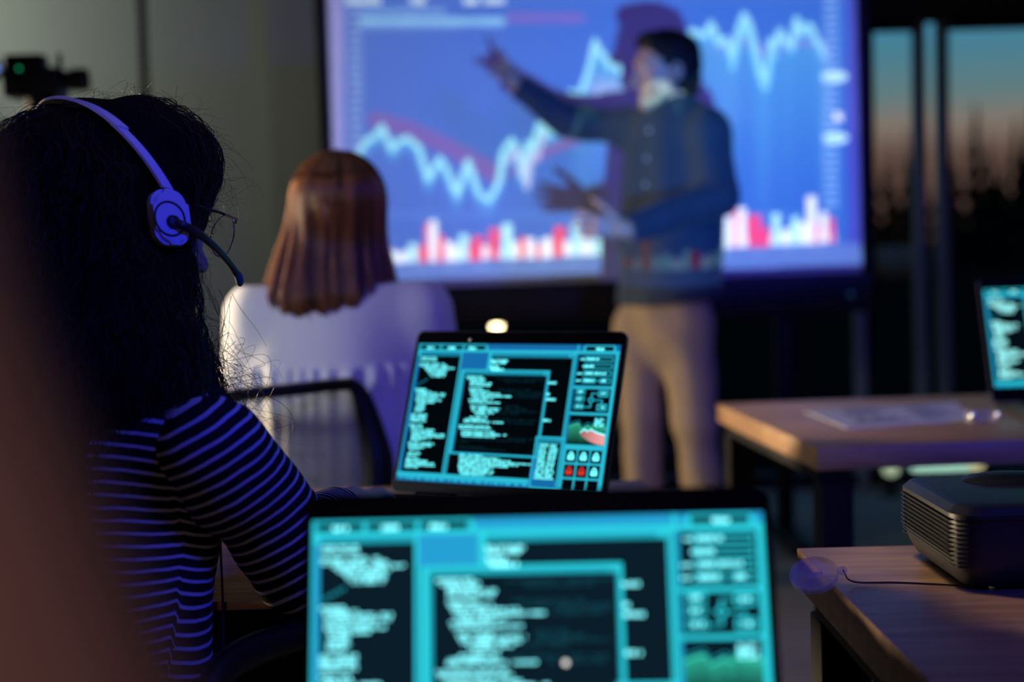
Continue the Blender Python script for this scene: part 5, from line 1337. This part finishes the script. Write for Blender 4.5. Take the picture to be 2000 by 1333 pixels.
bm = bmesh.new(); add_tube(bm, [(0, 0, zt_ - .04), (-.12, -.10, zt_ - .10), (-.2, -.17, zt_ - .15)], .008, 10); bm_obj('pan_handle', bm, M['steel'], tr)
for k in range(3):
    a_ = 2 * math.pi * k / 3 + .5; d_ = Vector((math.cos(a_), math.sin(a_), 0))
    bm = bmesh.new(); add_tube(bm, [d_ * .03 + Vector((0, 0, zt_ - .12)), d_ * .24 + Vector((0, 0, .7)), d_ * .45 + Vector((0, 0, .012))], [.016, .013, .010], 10); bm_obj('leg', bm, M['steel'], tr)

# ================================================================== light
def area(name, loc, target, size, energy, color, spread=180, sy=None):
    l = bpy.data.lights.new(name, 'AREA'); l.energy = energy; l.color = color; l.size = size; l.spread = math.radians(spread)
    if sy: l.shape = 'RECTANGLE'; l.size_y = sy
    o = bpy.data.objects.new(name, l); COL.objects.link(o); o.location = loc
    o.rotation_euler = (Vector(target) - Vector(loc)).to_track_quat('-Z', 'Y').to_euler(); return o
area('warm_left_light', (-4.9, 5.00, .98), (.3, 2.38, .74), .5, 70, (1.0, .78, .50), 58)  # unseen warm source at left, narrow beam; the wall has no opening
area('soft_left_lamp', (-3.4, .6, 1.8), (-.55, 2.8, .85), .6, 2.6, (.94, .97, 1.0), 40)
area('wall_wash_fill', (-2.9, 5.4, 2.3), (-2.3, 6.4, 1.7), .3, 11.0, (.95, 1.0, .88))  # added fill for the wall's gradient, not a fitted fixture
area('blue_desk_fill', (.9, .3, 2.0), (-.42, 1.55, 1.0), .3, 4.0, (.014, .030, 1.0), 72)  # added narrow blue fill on the headset woman, no fixture there
area('blue_table_fill', (1.6, -.3, 1.9), (1.15, 2.55, .68), .4, 5.2, (.03, .045, 1.0), 56)  # added second blue fill for the far table's front edge
area('blue_screen_fill', (2.8, 1.9, 2.6), (.45, 5.2, 1.35), .5, 2.9, (.04, .04, 1.0), 45)  # added third blue fill, tints the shadow on the projection screen
area('ceiling_fill', (.3, 2.6, 2.86), (.3, 2.6, 0), 2.0, 2.0, (1.0, .86, .86))  # added weak ambient fill; nothing on the ceiling shines
area('warm_back_lamp', (-.05, -1.0, 1.1), (-.20, .3, 1.10), .3, .30, (1.0, .66, .60), 40)

# dusk sky
w = bpy.data.worlds.new('dusk'); scn.world = w; w.use_nodes = True; nt = w.node_tree; nt.nodes.clear()
tc = N(nt, 'TexCoord'); sp = N(nt, 'SeparateXYZ'); nt.links.new(tc.outputs['Generated'], sp.inputs[0])
mr = N(nt, 'MapRange'); mr.inputs[1].default_value = 0; mr.inputs[2].default_value = .30; nt.links.new(sp.outputs['Z'], mr.inputs[0])
cr = N(nt, 'ValToRGB'); el = cr.color_ramp.elements
el[0].position = 0; el[0].color = (.05, .028, .02, 1); el[1].position = 1.0; el[1].color = (.015, .085, .17, 1)
for p_, c_ in ((.21, (.075, .045, .036)), (.28, (.115, .092, .076)), (.35, (.062, .106, .112)), (.44, (.036, .112, .150)), (.52, (.026, .122, .205)), (.75, (.020, .11, .20))):
    e = el.new(p_); e.color = (*c_, 1)
nt.links.new(mr.outputs[0], cr.inputs[0])
bg = N(nt, 'Background'); bg.inputs[1].default_value = 2.0; nt.links.new(cr.outputs[0], bg.inputs[0]); wo = N(nt, 'OutputWorld'); nt.links.new(bg.outputs[0], wo.inputs[0])
